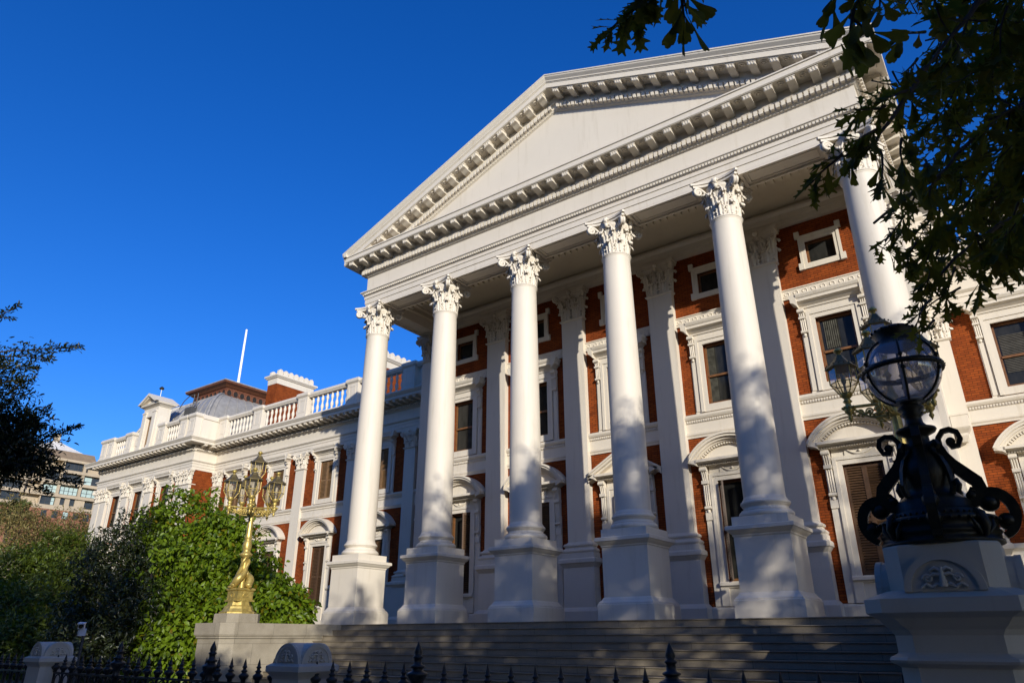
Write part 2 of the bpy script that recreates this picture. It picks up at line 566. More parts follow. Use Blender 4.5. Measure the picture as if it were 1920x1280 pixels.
# ---- acanthus capital pieces
def acanthus(mb, ox, oy, nx, ny, w, z0, h, flare, curl):
    """one leaf standing on a bell, outward (nx, ny), with lobed edge and rolled tip"""
    tx, ty = -ny, nx
    nu, nv = 14, 10
    front, back = [], []
    for i in range(nu + 1):
        u = i / nu
        if u < 0.74:
            out = flare * (u / 0.74) ** 2 + 0.025
            z = h * (u / 0.74) * 0.97
        else:
            a = (u - 0.74) / 0.26 * PI * 0.95
            out = flare + 0.025 + curl * (1 - math.cos(a)) / 2 * 1.1
            z = h * 0.97 + curl * math.sin(a) * 0.55 - curl * 0.55 * max(0, (u - 0.87) / 0.13)
        ww = w * (0.72 + 0.40 * math.sin(PI * min(1, u * 1.05)) ** 0.8 - 0.30 * u) * (1.0 + 0.24 * math.sin(u * PI * 8.5))
        if u > 0.93: ww *= 0.86
        for j in range(nv + 1):
            v = j / nv * 2 - 1
            rib = 0.034 * math.cos(v * PI * 2.5) * (1 - u * 0.4) + 0.022 * (1 - abs(v)) - 0.035 * v * v
            o = out + rib
            px = ox + nx * o + tx * v * ww / 2
            py = oy + ny * o + ty * v * ww / 2
            front.append((px, py, z0 + z))
            back.append((px - nx * 0.03, py - ny * 0.03, z0 + z - 0.015))
    k = nv + 1
    fs = []
    N = len(front)
    for i in range(nu):
        for j in range(nv):
            a, b, c, d = i * k + j, i * k + j + 1, (i + 1) * k + j + 1, (i + 1) * k + j
            fs.append((a, b, c, d))
            fs.append((N + d, N + c, N + b, N + a))
    for i in range(nu):
        fs.append((i * k, (i + 1) * k, N + (i + 1) * k, N + i * k))
        fs.append((i * k + nv, N + i * k + nv, N + (i + 1) * k + nv, (i + 1) * k + nv))
    fs.append(tuple([nu * k + j for j in range(k)] + [N + nu * k + j for j in range(k)][::-1]))
    mb.add(front + back, fs, True)

def volute(mb, ox, oy, nx, ny, z0, reach, top, r, th):
    """stem rising from the bell and rolling into a spiral scroll in the plane of (nx, ny)"""
    pts, rad = [], []
    for i in range(9):
        u = i / 8
        o = 0.06 + reach * u ** 1.7
        pts.append((ox + nx * o, oy + ny * o, z0 + (top - z0) * (1 - (1 - u) ** 1.6)))
        rad.append(th * (0.65 + 0.35 * u))
    cx, cz = 0.06 + reach, top - r
    for i in range(1, 26):
        a = PI / 2 - i / 25 * PI * 3.1
        rr = r * (1 - 0.80 * i / 25)
        o = cx + rr * math.cos(a)
        pts.append((ox + nx * o, oy + ny * o, cz + rr * math.sin(a)))
        rad.append(th * (1 - 0.45 * i / 25))
    mb.tube(pts, rad, 7)
    mb.ball((ox + nx * cx, oy + ny * cx, cz), th * 0.8, 8, 6)

def abacus(mb, a, dip, cut, z0, z1, squash=1.0, oy=0.0):
    """square slab with hollow sides and cut corners, in two steps"""
    for s, za, zb in ((0.93, z0, z0 + (z1 - z0) * 0.55), (1.0, z0 + (z1 - z0) * 0.55, z1)):
        poly = []
        A = a * s
        for q in range(4):
            rot = q * PI / 2
            for i in range(13):
                t = i / 12 * 2 - 1
                x = t * (A - cut)
                y = -(A - dip * s * (1 - t * t) ** 1.0)
                c, sn = math.cos(rot), math.sin(rot)
                poly.append((x * c - y * sn, (x * sn + y * c) * squash + oy))
        mb.prism(poly, 'z', za, zb)

def column_capital():
    mb = MB()
    H = 1.31
    bell = [(0.425, 0.0), (0.43, 0.25), (0.46, 0.6), (0.50, 0.85), (0.57, 1.02), (0.62, 1.10), (0.60, 1.13)]
    mb.lathe(bell, 32)
    for t, (n, z0, h, w, fl, cu) in enumerate(((8, 0.0, 0.42, 0.33, 0.05, 0.12), (8, 0.26, 0.56, 0.33, 0.09, 0.13))):
        for i in range(n):
            a = (i + 0.5 * t) * 2 * PI / n
            acanthus(mb, 0.44 * math.cos(a), 0.44 * math.sin(a), math.cos(a), math.sin(a), w, z0, h, fl, cu)
    for i in range(4):
        a = PI / 4 + i * PI / 2
        c, s = math.cos(a), math.sin(a)
        for d in (-1, 1):
            volute(mb, 0.46 * c - s * 0.045 * d, 0.46 * s + c * 0.045 * d, c, s, 0.66, 0.34, 1.12, 0.14, 0.052)
        acanthus(mb, 0.46 * c, 0.46 * s, c, s, 0.30, 0.62, 0.30, 0.13, 0.10)
        b = i * PI / 2
        c, s = math.cos(b), math.sin(b)
        # inner scrolls and the figure-like flower standing before the abacus
        for d in (-1, 1):
            pts = []
            for k in range(20):
                u = k / 19
                an = -PI / 2 + u * PI * 2.6
                rr = 0.085 * (1 - 0.6 * u)
                x = d * (0.20 - 0.13 * min(1, u * 3) + rr * math.cos(an) * 0.8)
                z = 0.72 + 0.27 * min(1, u * 3) + rr * math.sin(an)
                o = 0.57
                pts.append((c * o - s * x, s * o + c * x, z))
            mb.tube(pts, [0.034 * (1 - 0.4 * k / 19) for k in range(20)], 6)
        mb.ball((c * 0.66, s * 0.66, 1.20), 0.095, 10, 7, (1, 1, 1.05))
        mb.ball((c * 0.63, s * 0.63, 1.04), 0.07, 8, 6, (1, 1, 1.5))
        for k in range(6):
            an = k * PI / 3
            mb.ball((c * 0.67 - s * 0.085 * math.cos(an), s * 0.67 + c * 0.085 * math.cos(an), 1.20 + 0.085 * math.sin(an)), 0.042, 6, 5)
    abacus(mb, 0.80, 0.20, 0.055, 1.14, H)
    return mb

def pilaster_capital(hw, H, depth, e=0.0):
    """flat capital against a wall whose face is y=0 (stands out towards -y); e lets it flare"""
    mb = MB()
    k = H / 1.31
    prof = [(hw - .05, 0.0), (hw - .05, 0.6 * k), (hw + 0.03 * k, 0.88 * k), (hw + 0.13 * k, 1.08 * k), (hw + 0.12 * k, 1.13 * k)]
    # bell: rectangle in plan
    vs, fs = [], []
    for h, z in prof:
        d = depth + (h - hw)
        vs += [(-h, 0, z), (-h, -d, z), (h, -d, z), (h, 0, z)]
    for i in range(len(prof) - 1):
        for j in range(3):
            fs.append((i * 4 + j, i * 4 + j + 1, i * 4 + 5 + j, i * 4 + 4 + j))
    fs.append((len(prof) * 4 - 4, len(prof) * 4 - 3, len(prof) * 4 - 2, len(prof) * 4 - 1))
    mb.add(vs, fs)
    w1 = hw * 0.78
    for x in (-hw * 0.62, 0.0, hw * 0.62) if hw > 0.5 else (-hw * 0.5, hw * 0.5):
        acanthus(mb, x, -depth, 0, -1, w1 * (1 if hw > 0.5 else 1.2), 0, 0.46 * k, 0.05, 0.12 * k)
    for x in (-hw * 0.95, -hw * 0.32, hw * 0.32, hw * 0.95):
        acanthus(mb, x, -depth, (0.5 if x > hw * .8 else -0.5 if x < -hw * .8 else 0), -1 if abs(x) < hw * .8 else -0.86, w1 * 0.85, 0.30 * k, 0.56 * k, 0.08, 0.13 * k)
    for sx in (-1, 1):
        acanthus(mb, sx * hw, -depth * 0.5, sx, 0, depth * 0.9, 0, 0.46 * k, 0.05, 0.12 * k)
        acanthus(mb, sx * hw, -depth * 0.5, sx, 0, depth * 0.9, 0.30 * k, 0.56 * k, 0.08, 0.13 * k)
        c, s = sx * 0.72, -0.70
        volute(mb, sx * hw * 0.92, -depth * 0.92, c, s, 0.66 * k, 0.22 * k, 1.12 * k, 0.13 * k, 0.050 * k)
        pts = []
        for i in range(20):
            u = i / 19
            an = -PI / 2 + u * PI * 2.6
            rr = 0.085 * k * (1 - 0.6 * u)
            pts.append((sx * (0.24 * k - 0.13 * k * min(1, u * 3) + rr * math.cos(an)), -depth - 0.11 * k, (0.72 + 0.27 * min(1, u * 3)) * k + rr * math.sin(an)))
        mb.tube(pts, 0.03 * k, 6)
    mb.ball((0, -depth - 0.17 * k, 1.19 * k), 0.10 * k, 10, 7)
    mb.ball((0, -depth - 0.13 * k, 1.02 * k), 0.07 * k, 8, 6, (1, 1, 1.5))
    A = hw + 0.26 * k
    for s, za, zb in ((0.95, 1.13 * k, 1.22 * k), (1.0, 1.22 * k, H)):
        poly = [(-A * s, 0)]
        for i in range(13):
            t = i / 12 * 2 - 1
            poly.append((t * A * s, -(depth + 0.24 * k * s - 0.13 * k * (1 - t * t))))
        poly.append((A * s, 0))
        mb.prism(poly, 'z', za, zb)
    return mb

# ---- portico columns
PED = [(0.885, 0.0), (0.885, 0.42), (0.86, 0.44), (0.86, 0.47), (0.80, 0.53), (0.755, 0.60), (0.735, 0.62),
       (0.735, 2.00), (0.76, 2.03), (0.76, 2.06), (0.82, 2.11), (0.87, 2.17), (0.90, 2.18), (0.90, 2.27), (0.87, 2.29), (0.74, 2.292), (0.74, 2.53)]
def half_round(r, z0, z1, n=8):
    return [(r + (z1 - z0) / 2 * math.sin(PI * i / n) - 0.0, z0 + (z1 - z0) * (1 - math.cos(PI * i / n)) / 2) for i in range(n + 1)]
BASE = [(0.64, 2.53)] + half_round(0.64, 2.531, 2.70) + [(0.655, 2.705), (0.655, 2.725), (0.60, 2.75), (0.585, 2.79), (0.605, 2.83), (0.625, 2.835), (0.625, 2.85)] \
    + half_round(0.60, 2.851, 2.97) + [(0.60, 2.975), (0.60, 3.0), (0.57, 3.04), (0.552, 3.09)]
SHAFT = [(0.552 - 0.077 * max(0, (i / 16 - 0.15) / 0.85) ** 1.35, 3.09 + (11.80 - 3.09) * i / 16) for i in range(17)] + \
    [(0.485, 11.84), (0.505, 11.86)] + half_round(0.495, 11.862, 11.93, 6) + [(0.47, 11.935), (0.465, 11.965)]
c0 = obj('column', MB().lathe(SHAFT, 56), M['white'], B, (0, 0, 0))
obj('pedestal', MB().stack(PED), M['white'], c0)
obj('base', MB().lathe(BASE, 48), M['white'], c0)
obj('capital', column_capital(), M['white'], c0, (0, 0, 11.96))
for x in CX[1:]:
    dup(c0, (x, 0, 0))

# ---- portico pilasters
def pilaster_part(hw, y, zs, shaft_d, cap_h, ped_top):
    """zs: base top, cap bottom"""
    zb, zc = zs
    mb = MB()
    mb.box(-hw, -shaft_d, zb, hw, 0, zc - 0.10)
    mb.stack([(hw + 0.03, zc - 0.10), (hw + 0.07, zc - 0.06), (hw + 0.07, zc - 0.03), (hw + 0.02, zc)], 0, 0, 1, 1, 0, -hw + shaft_d - 0.0)
    p = obj('pilaster', mb, M['white'], B)
    # pedestal and base, half sunk in the wall
    def st(prof):
        m = MB()
        vs, fs = [], []
        for o, z in prof:
            vs += [(-hw - o, 0, z), (-hw - o, -shaft_d - o, z), (hw + o, -shaft_d - o, z), (hw + o, 0, z)]
        for i in range(len(prof) - 1):
            for j in range(3):
                fs.append((i * 4 + j, i * 4 + j + 1, i * 4 + 5 + j, i * 4 + 4 + j))
        fs.append((3, 2, 1, 0))
        L = len(prof) * 4 - 4
        fs.append((L, L + 1, L + 2, L + 3))
        m.add(vs, fs)
        return m
    g = zb - ped_top
    obj('base', st([(0.20, ped_top + 0.001), (0.20, ped_top + g * .28), (0.16, ped_top + g * .30), (0.20, ped_top + g * .40), (0.20, ped_top + g * .46), (0.14, ped_top + g * .56),
                    (0.09, ped_top + g * .60), (0.08, ped_top + g * .68), (0.13, ped_top + g * .72), (0.14, ped_top + g * .80), (0.10, ped_top + g * .88), (0.05, ped_top + g * .90), (0.004, zb)]), M['white'], p)
    z0 = ped_top - 2.25
    obj('pedestal', st([(0.28, z0), (0.28, z0 + 0.42), (0.22, z0 + 0.50), (0.16, z0 + 0.56), (0.15, z0 + 1.92), (0.18, z0 + 1.96), (0.24, z0 + 2.05), (0.28, z0 + 2.08), (0.28, z0 + 2.20), (0.24, z0 + 2.25)]), M['white'], p)
    cap = pilaster_capital(hw, cap_h, shaft_d)
    obj('capital', cap, M['white'], p, (0, 0, zc))
    return p
pp = pilaster_part(0.50, WALL, (2.85, 11.96), 0.25, 1.31, 2.25)
pp.location = (0, WALL, 0)
for x in CX[1:]:
    dup(pp, (x, WALL, 0))

# ---- modillion bracket and dentils (ornament belonging to a cornice mesh)
def modillion(mb, x, o0, o1, zt, h, w, fn):
    """scroll bracket hanging under a soffit: o0..o1 outward run, fn maps (along, out, z) to world"""
    prof = [(o0, zt), (o0, zt - h)]
    n = 8
    for i in range(n + 1):
        u = i / n
        prof.append((o0 + (o1 - o0) * (0.10 + 0.86 * u), zt - h * (1.0 - 0.16 * u + 0.07 * math.sin(u * PI * 2))))
    prof += [(o1, zt - h * 0.80), (o1, zt)]
    k = len(prof)
    vs = [fn(x - w / 2, o, z) for o, z in prof] + [fn(x + w / 2, o, z) for o, z in prof]
    fs = [(i, (i + 1) % k, k + (i + 1) % k, k + i) for i in range(k)]
    fs += [tuple(range(k))[::-1], tuple(range(k, 2 * k))]
    mb.add(vs, fs)
    # roll at the front and a small moulded cap
    def bx(xa, xb, oa, ob, za, zb):
        v = [fn(xx, oo, zz) for zz in (za, zb) for xx, oo in ((xa, oa), (xb, oa), (xb, ob), (xa, ob))]
        mb.add(v, [(0, 3, 2, 1), (4, 5, 6, 7), (0, 1, 5, 4), (1, 2, 6, 5), (2, 3, 7, 6), (3, 0, 4, 7)])
    bx(x - w / 2 - 0.02, x + w / 2 + 0.02, o0, o1 + 0.02, zt - 0.045, zt - 0.001)
    for d in (-0.33, 0, 0.33):
        bx(x + d * w - 0.018, x + d * w + 0.018, o1 - 0.01, o1 + 0.018, zt - h * 0.70, zt - h * 0.22)

def boxes_along(mb, a, b, pitch, w, o0, o1, z0, z1, fn):
    n = max(1, int(round((b - a) / pitch)))
    st = (b - a) / n
    for i in range(n):
        x = a + (i + 0.5) * st
        v = [fn(xx, oo, zz) for zz in (z0, z1) for xx, oo in ((x - w / 2, o0), (x + w / 2, o0), (x + w / 2, o1), (x - w / 2, o1))]
        mb.add(v, [(0, 3, 2, 1), (4, 5, 6, 7), (0, 1, 5, 4), (1, 2, 6, 5), (2, 3, 7, 6), (3, 0, 4, 7)])

def rosette(mb, x, o, z, r, fn):
    """shallow coffer with a flower between two brackets: ring of boxes and a button on the soffit"""
    for k in range(8):
        a0, a1 = k * PI / 4, (k + 1) * PI / 4
        v = []
        for zz in (z - 0.035, z + 0.002):
            for rr, aa in ((r * 0.72, a0), (r, a0), (r, a1), (r * 0.72, a1)):
                v.append(fn(x + rr * math.cos(aa), o + rr * math.sin(aa), zz))
        mb.add(v, [(0, 3, 2, 1), (4, 5, 6, 7), (0, 1, 5, 4), (1, 2, 6, 5), (2, 3, 7, 6), (3, 0, 4, 7)])
    v = [fn(x + r * 0.4 * math.cos(k * PI / 3), o + r * 0.4 * math.sin(k * PI / 3), z - 0.045) for k in range(6)] + [fn(x + r * 0.4 * math.cos(k * PI / 3), o + r * 0.4 * math.sin(k * PI / 3), z + 0.002) for k in range(6)]
    mb.add(v, [tuple(range(6))[::-1]] + [(k, (k + 1) % 6, 6 + (k + 1) % 6, 6 + k) for k in range(6)])

# ---- portico entablature: runs up the left side, along the front and back along the right side
U = [(0, WY - 0.05), (0, 0), (20, 0), (20, WY - 0.05)]       # axis path; outward is right of travel -> reversed below
UP = U
ent = MB()
A0, FZ = 13.27, E0
def ent_prof(pts):
    return pts
inner = -E0
ent.sweep(UP, [(inner, A0), (E0, A0), (E0, A0 + .22), (E0 + .03, A0 + .225), (E0 + .03, A0 + .45), (E0 + .06, A0 + .455), (E0 + .06, A0 + .60), (E0 + .10, A0 + .62),
               (E0 + .12, A0 + .68), (E0 + .17, A0 + .74), (E0 + .20, A0 + .75), (E0 + .20, A0 + .80), (E0, A0 + .82),
               (E0, 14.84), (E0 + .04, 14.86), (E0 + .10, 14.92), (E0 + .12, 14.93), (E0 + .12, 15.14), (E0 + .16, 15.145), (E0 + .20, 15.19), (E0 + .20, 15.21), (E0 + .13, 15.22), (E0 + .13, 15.54),
               (1.20, 15.545), (1.20, 15.56), (1.22, 15.57), (1.22, 15.76), (1.26, 15.78), (1.26, 15.83), (inner, 15.90)])
f_front = lambda a, o, z: (a, -o, z)
f_left = lambda a, o, z: (-o, a, z)
f_right = lambda a, o, z: (20 + o, a, z)
boxes_along(ent, -E0 - .2, 20 + E0 + .2, 0.175, 0.115, E0 + .11, E0 + .25, 14.945, 15.13, f_front)
boxes_along(ent, -E0 - .2, WY - .3, 0.175, 0.115, E0 + .11, E0 + .25, 14.945, 15.13, f_left)
boxes_along(ent, -E0 - .2, WY - .3, 0.175, 0.115, E0 + .11, E0 + .25, 14.945, 15.13, f_right)
boxes_along(ent, -E0, 20 + E0, 0.11, 0.06, E0 + .10, E0 + .155, A0 + .635, A0 + .735, f_front)   # bead ornament on the taenia
boxes_along(ent, -E0, 20 + E0, 0.12, 0.07, E0 + .02, E0 + .085, 14.86, 14.92, f_front)
nm = 32
for i in range(nm + 1):
    x = -0.93 + i * (21.86) / nm
    modillion(ent, x, E0 + .12, 1.14, 15.545, 0.205, 0.26, f_front)
    if i < nm:
        rosette(ent, x + 21.86 / nm / 2, 0.98, 15.546, 0.12, f_front)
for fn in (f_left, f_right):
    for i in range(12):
        modillion(ent, -0.25 + i * 0.683, E0 + .12, 1.14, 15.545, 0.205, 0.26, fn)
obj('entablature', ent, M['white'], B)
# soffit panels under the architrave between columns
sof = MB()
def panel_frame(x0, x1, y0, y1, z, t=0.09, d=0.07):
    sof.box(x0, y0, z - d, x1, y0 + t, z - 0.002); sof.box(x0, y1 - t, z - d, x1, y1, z - 0.002)
    sof.box(x0, y0 + t, z - d, x0 + t, y1 - t, z - 0.002); sof.box(x1 - t, y0 + t, z - d, x1, y1 - t, z - 0.002)
    q = 0.19
    sof.box(x0 + q, y0 + q, z - 0.03, x1 - q, y0 + q + .03, z - 0.002); sof.box(x0 + q, y1 - q - .03, z - 0.03, x1 - q, y1 - q, z - 0.002)
    sof.box(x0 + q, y0 + q + .03, z - 0.03, x0 + q + .03, y1 - q - .03, z - 0.002); sof.box(x1 - q - .03, y0 + q + .03, z - 0.03, x1 - q, y1 - q - .03, z - 0.002)
for i in range(5):
    sof = MB()
    panel_frame(CX[i] + 0.72, CX[i + 1] - 0.72, -E0 + .002, E0 - .002, A0)
    obj('soffit_panel', sof, M['white'], B)
for x in (0, 20):
    sof = MB()
    panel_frame(x - E0 + .002, x + E0 - .002, 0.75, 3.3, A0)
    obj('soffit_panel', sof, M['white'], B)
# ceiling inside the portico
ce = MB()
ce.box(E0 - .05, E0 - .05, 14.02, 20 - E0 + .05, WALL + .1, 14.12)
ce.sweep([(E0, E0), (20 - E0, E0), (20 - E0, WALL), (E0, WALL)], [(0.0, 13.62), (0.0, 14.02), (-0.22, 14.02), (-0.22, 13.94), (-0.10, 13.90), (-0.10, 13.70), (-0.04, 13.66)][::1], True)
boxes_along(ce, E0 + .1, 20 - E0 - .1, 0.26, 0.13, -E0 - .34, -E0 - .06, 13.66, 13.92, f_front)
boxes_along(ce, E0 + .1, 20 - E0 - .1, 0.27, 0.14, -E0 - .42, -E0 + .02, 13.34, 13.56, f_front)
ce.box(E0 + .02, E0 - .01, 13.56, 20 - E0 - .02, E0 + .46, 13.62)
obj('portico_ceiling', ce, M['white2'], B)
# beam over the pilasters on the back wall
bm_ = MB()
bm_.sweep([(-0.35, WALL), (20.35, WALL)], [(-0.1, A0), (.24, A0), (.24, A0 + .2), (.27, A0 + .205), (.27, A0 + .42), (.31, A0 + .44), (.36, A0 + .52), (.36, A0 + .60), (-0.1, A0 + .76)])
obj('wall_beam', bm_, M['white'], B)

# ---- pediment
SL = (20.45 - 16.01) / 11.35
def rake(fz, x):  # height of the outer top edge
    return 20.45 - abs(x - 10) * SL - fz
ped = MB()
def rake_piece(mb, prof, xa, xb, side):
    """prof (out, drop below the top edge) carried along one slope"""
    k = len(prof)
    vs = []
    for x in (xa, xb):
        for o, d in prof:
            vs.append((x, -o, rake(d, x)))
    fs = [(i, (i + 1) % k, k + (i + 1) % k, k + i) for i in range(k)] + [tuple(range(k))[::-1], tuple(range(k, 2 * k))]
    mb.add(vs, fs)
sima = [(-0.5, 0.0), (1.35, 0.0), (1.35, 0.05), (1.33, 0.07), (1.32, 0.12), (1.28, 0.18), (1.24, 0.24), (1.235, 0.29), (1.21, 0.30), (1.21, 0.33), (1.19, 0.34), (1.19, 0.56), (1.16, 0.565), (1.16, 0.58), (-0.5, 0.58)]
for xa, xb in ((-1.35, 10.0), (10.0, 21.35)):
    rake_piece(ped, sima, xa, xb, 0)
bedm = [(-0.4, 0.58), (E0 + .13, 0.58), (E0 + .13, 0.91), (E0 + .20, .92), (E0 + .20, .94), (E0 + .16, .98), (E0 + .12, .985), (E0 + .12, 1.19), (E0 + .10, 1.20), (E0 + .04, 1.27), (E0, 1.29), (-0.4, 1.29)]
xl = 10 - (20.45 - 1.29 - 15.84) / SL
for xa, xb in ((xl - 1.75, 10.0), (10.0, 20 - xl + 1.75)):
    rake_piece(ped, bedm, xa, xb, 0)
for sgn in (-1, 1):
    fn = lambda a, o, z: (a, -o, rake(0.58, a) + z)
    n = 15
    for i in range(n):
        x = 10 + sgn * (0.0 + 0.68 * i + (0.36 if True else 0))
        modillion(ped, x, E0 + .12, 1.12, 0.002, 0.205, 0.26, fn)
        rosette(ped, x + sgn * 0.34, 0.97, 0.003, 0.12, fn)
    a, b = sorted((10 + sgn * 0.1, 10 + sgn * 9.2))
    boxes_along(ped, a, b, 0.175, 0.115, E0 + .11, E0 + .25, -0.60, -0.42, fn)
    boxes_along(ped, a, b, 0.12, 0.07, E0 + .02, E0 + .085, -0.68, -0.62, fn)
ped.prism([(-0.3, 15.88), (20.3, 15.88), (10, rake(0.6, 10) - 0.1)], 'y', -E0, 0.4)
# sima returning along the sides
for s in (0, 1):
    pr = [(1.10, 15.80), (1.24, 15.80), (1.26, 15.86), (1.30, 15.92), (1.33, 15.97), (1.35, 16.0), (1.35, 16.005), (1.10, 16.0)]
    path = [(0, WY), (0, -1.34)] if s == 0 else [(20, -1.34), (20, WY)]
    ped.sweep(path, pr)
obj('pediment', ped, M['white'], B)
rf = MB()
rf.prism([(-1.30, rake(0.02, -1.30)), (10, rake(0.02, 10)), (21.30, rake(0.02, 21.30)), (21.30, rake(0.2, 21.30)), (10, rake(0.2, 10)), (-1.30, rake(0.2, -1.30))], 'y', 0.5, 16)
obj('gable_roof', rf, M['lead'], B)

# ---- portico back wall with openings
holes = []
for i in range(5):
    x = 2 + 4 * i
    holes += [(x - .58, x + .58, 1.22, 4.49), (x - .58, x + .58, 7.22, 9.52), (x - .48, x + .48, 11.60, 12.46)]
obj('wall', wall(-0.35, 20.35, 0.42, 13.4, WALL, 0.32, holes), M['brick'], B)
base = MB()
base.sweep([(-0.35, WALL), (20.35, WALL)], [(-.1, 0.0), (.14, 0.0), (.14, .40), (.10, .44), (.02, .47), (-.1, .47)])
obj('wall_base', base, M['white'], B)
# string course and scroll band, bay by bay
def band_mesh(x0, x1, y):
    m = MB()
    m.sweep([(x0, y), (x1, y)], [(-.05, 6.08), (.05, 6.08), (.06, 6.14), (.09, 6.18), (.10, 6.20), (.10, 6.26), (.05, 6.29), (.05, 6.60), (.07, 6.62), (.07, 6.72), (.12, 6.74), (.16, 6.80), (.17, 6.82), (.17, 6.90), (-.05, 6.93)])
    boxes_along(m, x0 + .04, x1 - .04, 0.085, 0.05, .065, .105, 6.635, 6.715, lambda a, o, z: (a, y - o, z))
    return m
def scroll_band(x0, x1, y):
    m = MB()
    m.box(x0, y - .05, 10.42, x1, y + .02, 10.80)
    m.box(x0, y - .085, 10.42, x1, y - .049, 10.455)
    m.box(x0, y - .085, 10.765, x1, y - .049, 10.80)
    n = int(round((x1 - x0) / 0.30))
    st = (x1 - x0) / n
    for i in range(n):
        cx = x0 + (i + .5) * st
        pts = []
        for k in range(22):
            u = k / 21
            a = -2.6 + u * PI * 2.5
            r = 0.125 * (1 - 0.72 * u)
            pts.append((cx + r * math.cos(a), y - .055, 10.61 + r * math.sin(a)))
        pts = [(cx - st * .62, y - .055, 10.50)] + pts
        m.tube(pts, 0.020, 5)
    return m
for i in range(5):
    obj('string_course', band_mesh(CX[i] + .50, CX[i + 1] - .50, WALL), M['white'], B)
    obj('scroll_frieze', scroll_band(CX[i] + .50, CX[i + 1] - .50, WALL), M['white'], B)

# ---- windows
def frame_strip(mb, x0, x1, z0, z1, w, prof_d, y=0.0, bottom=True):
    """moulded architrave round an opening: two fascias"""
    for a, d in ((w, prof_d * 0.7), (w * 0.42, prof_d)):
        o = w if a == w else w * 0.42
        i = 0
        if a != w:
            s = w - a
        for (xa, xb, za, zb) in ((x0 - w, x0, z0 - (w if bottom else 0), z1 + w), (x1, x1 + w, z0 - (w if bottom else 0), z1 + w)):
            if a == w:
                mb.box(xa, y - d, za, xb, y + .02, zb)
            else:
                left = xa < x0
                mb.box(xa - .004 if left else xb - a, y - d, za, xa + a if left else xb + .004, y - .01, zb + .004)
        if a == w:
            mb.box(x0, y - d + .002, z1, x1, y + .02, z1 + w)
            if bottom: mb.box(x0, y - d + .002, z0 - w, x1, y + .02, z0)
        else:
            mb.box(x0 - w + a, y - d + .002, z1 + w - a, x1 + w - a, y - .01, z1 + w + .004)
    return mb

def console(mb, x, w, z0, z1, d0, d1, y=0.0):
    """scrolled bracket: big roll at the top, small at the foot, reeded face"""
    h = z1 - z0
    prof = []
    n = 20
    for i in range(n + 1):
        u = i / n
        d = d0 + (d1 - d0) * (u ** 2.2) + 0.03 * math.sin(u * PI * 2.0) * (d1 / .3)
        if u > 0.93: d *= 0.97
        prof.append((y - d, z0 + h * u))
    poly = [(y + .02, z0)] + prof + [(y + .02, z1)]
    mb.prism(poly, 'x', x - w / 2, x + w / 2)
    for k in (-0.32, 0.0, 0.32):
        mb.tube([(x + k * w, p[0] - .004, p[1]) for p in prof[2:-1]], w * 0.10, 6)
    mb.tube([(x - w / 2 - .015, y - d1 * 0.80, z1 - d1 * .30), (x + w / 2 + .015, y - d1 * 0.80, z1 - d1 * .30)], d1 * 0.24, 12)
    mb.tube([(x - w / 2 - .01, y - d0 - .035, z0 + .06), (x + w / 2 + .01, y - d0 - .035, z0 + .06)], 0.055, 10)
    mb.box(x - w / 2 - .012, y - (d0 + d1) * .5 - .02, z0 + h * 0.60, x + w / 2 + .012, y, z0 + h * 0.68)
    mb.ball((x, y - d0 - .02, z0 - .05), 0.055, 8, 6, (1, .6, 1.3))

def sash(x0, x1, z0, z1, y, mid, mw=0.075):
    m = MB()
    m.box(x0, y - .05, z0, x0 + mw, y + .05, z1); m.box(x1 - mw, y - .05, z0, x1, y + .05, z1)
    m.box(x0 + mw, y - .05, z1 - mw, x1 - mw, y + .05, z1); m.box(x0 + mw, y - .05, z0, x1 - mw, y + .05, z0 + mw * 1.4)
    if mid:
        m.box(x0 + mw, y - .075, mid - .035, x1 - mw, y + .02, mid + .04)
    return m
def pane(x0, x1, z0, z1, y):
    return MB().box(x0, y, z0, x1, y + .02, z1)
def shutter_leaf(w, h, n):
    """louvred leaf hinged on x=0, hanging in the plane y=0"""
    m = MB()
    s = 0.07
    m.box(0, -.025, 0, s, .025, h); m.box(w - s, -.025, 0, w, .025, h)
    for z in (0, h * .47, h - s):
        m.box(s, -.025, z, w - s, .025, z + s)
    for a, b in ((s, h * .47), (h * .47 + s, h - s)):
        k = max(3, int((b - a) / 0.075))
        for i in range(k):
            z = a + (i + .5) * (b - a) / k
            m.add([(s, .02, z + .03), (w - s, .02, z + .03), (w - s, -.024, z - .022), (s, -.024, z - .022), (s, .02, z + .018), (w - s, .02, z + .018), (w - s, -.024, z - .034), (s, -.024, z - .034)],
                  [(0, 1, 2, 3), (7, 6, 5, 4), (3, 2, 6, 7), (1, 0, 4, 5)])
    return m

def attic_window():
    m = MB()
    frame_strip(m, -.48, .48, 11.60, 12.46, .20, .09)
    for sx in (-1, 1):                                  # ears at the corners
        for za, zb in ((11.385, 11.64), (12.64, 12.90)):
            m.box(sx * .60, -.105, za, sx * .77, .02, zb)
    m.box(-.70, -.12, 12.655, .70, -.01, 12.70)
    o = obj('attic_window', m, M['white'], B)
    obj('sash', sash(-.48, .48, 11.60, 12.46, .16, None, .06), M['timber'], o)
    obj('pane', pane(-.44, .44, 11.64, 12.42, .17), M['glass'], o)
    return o

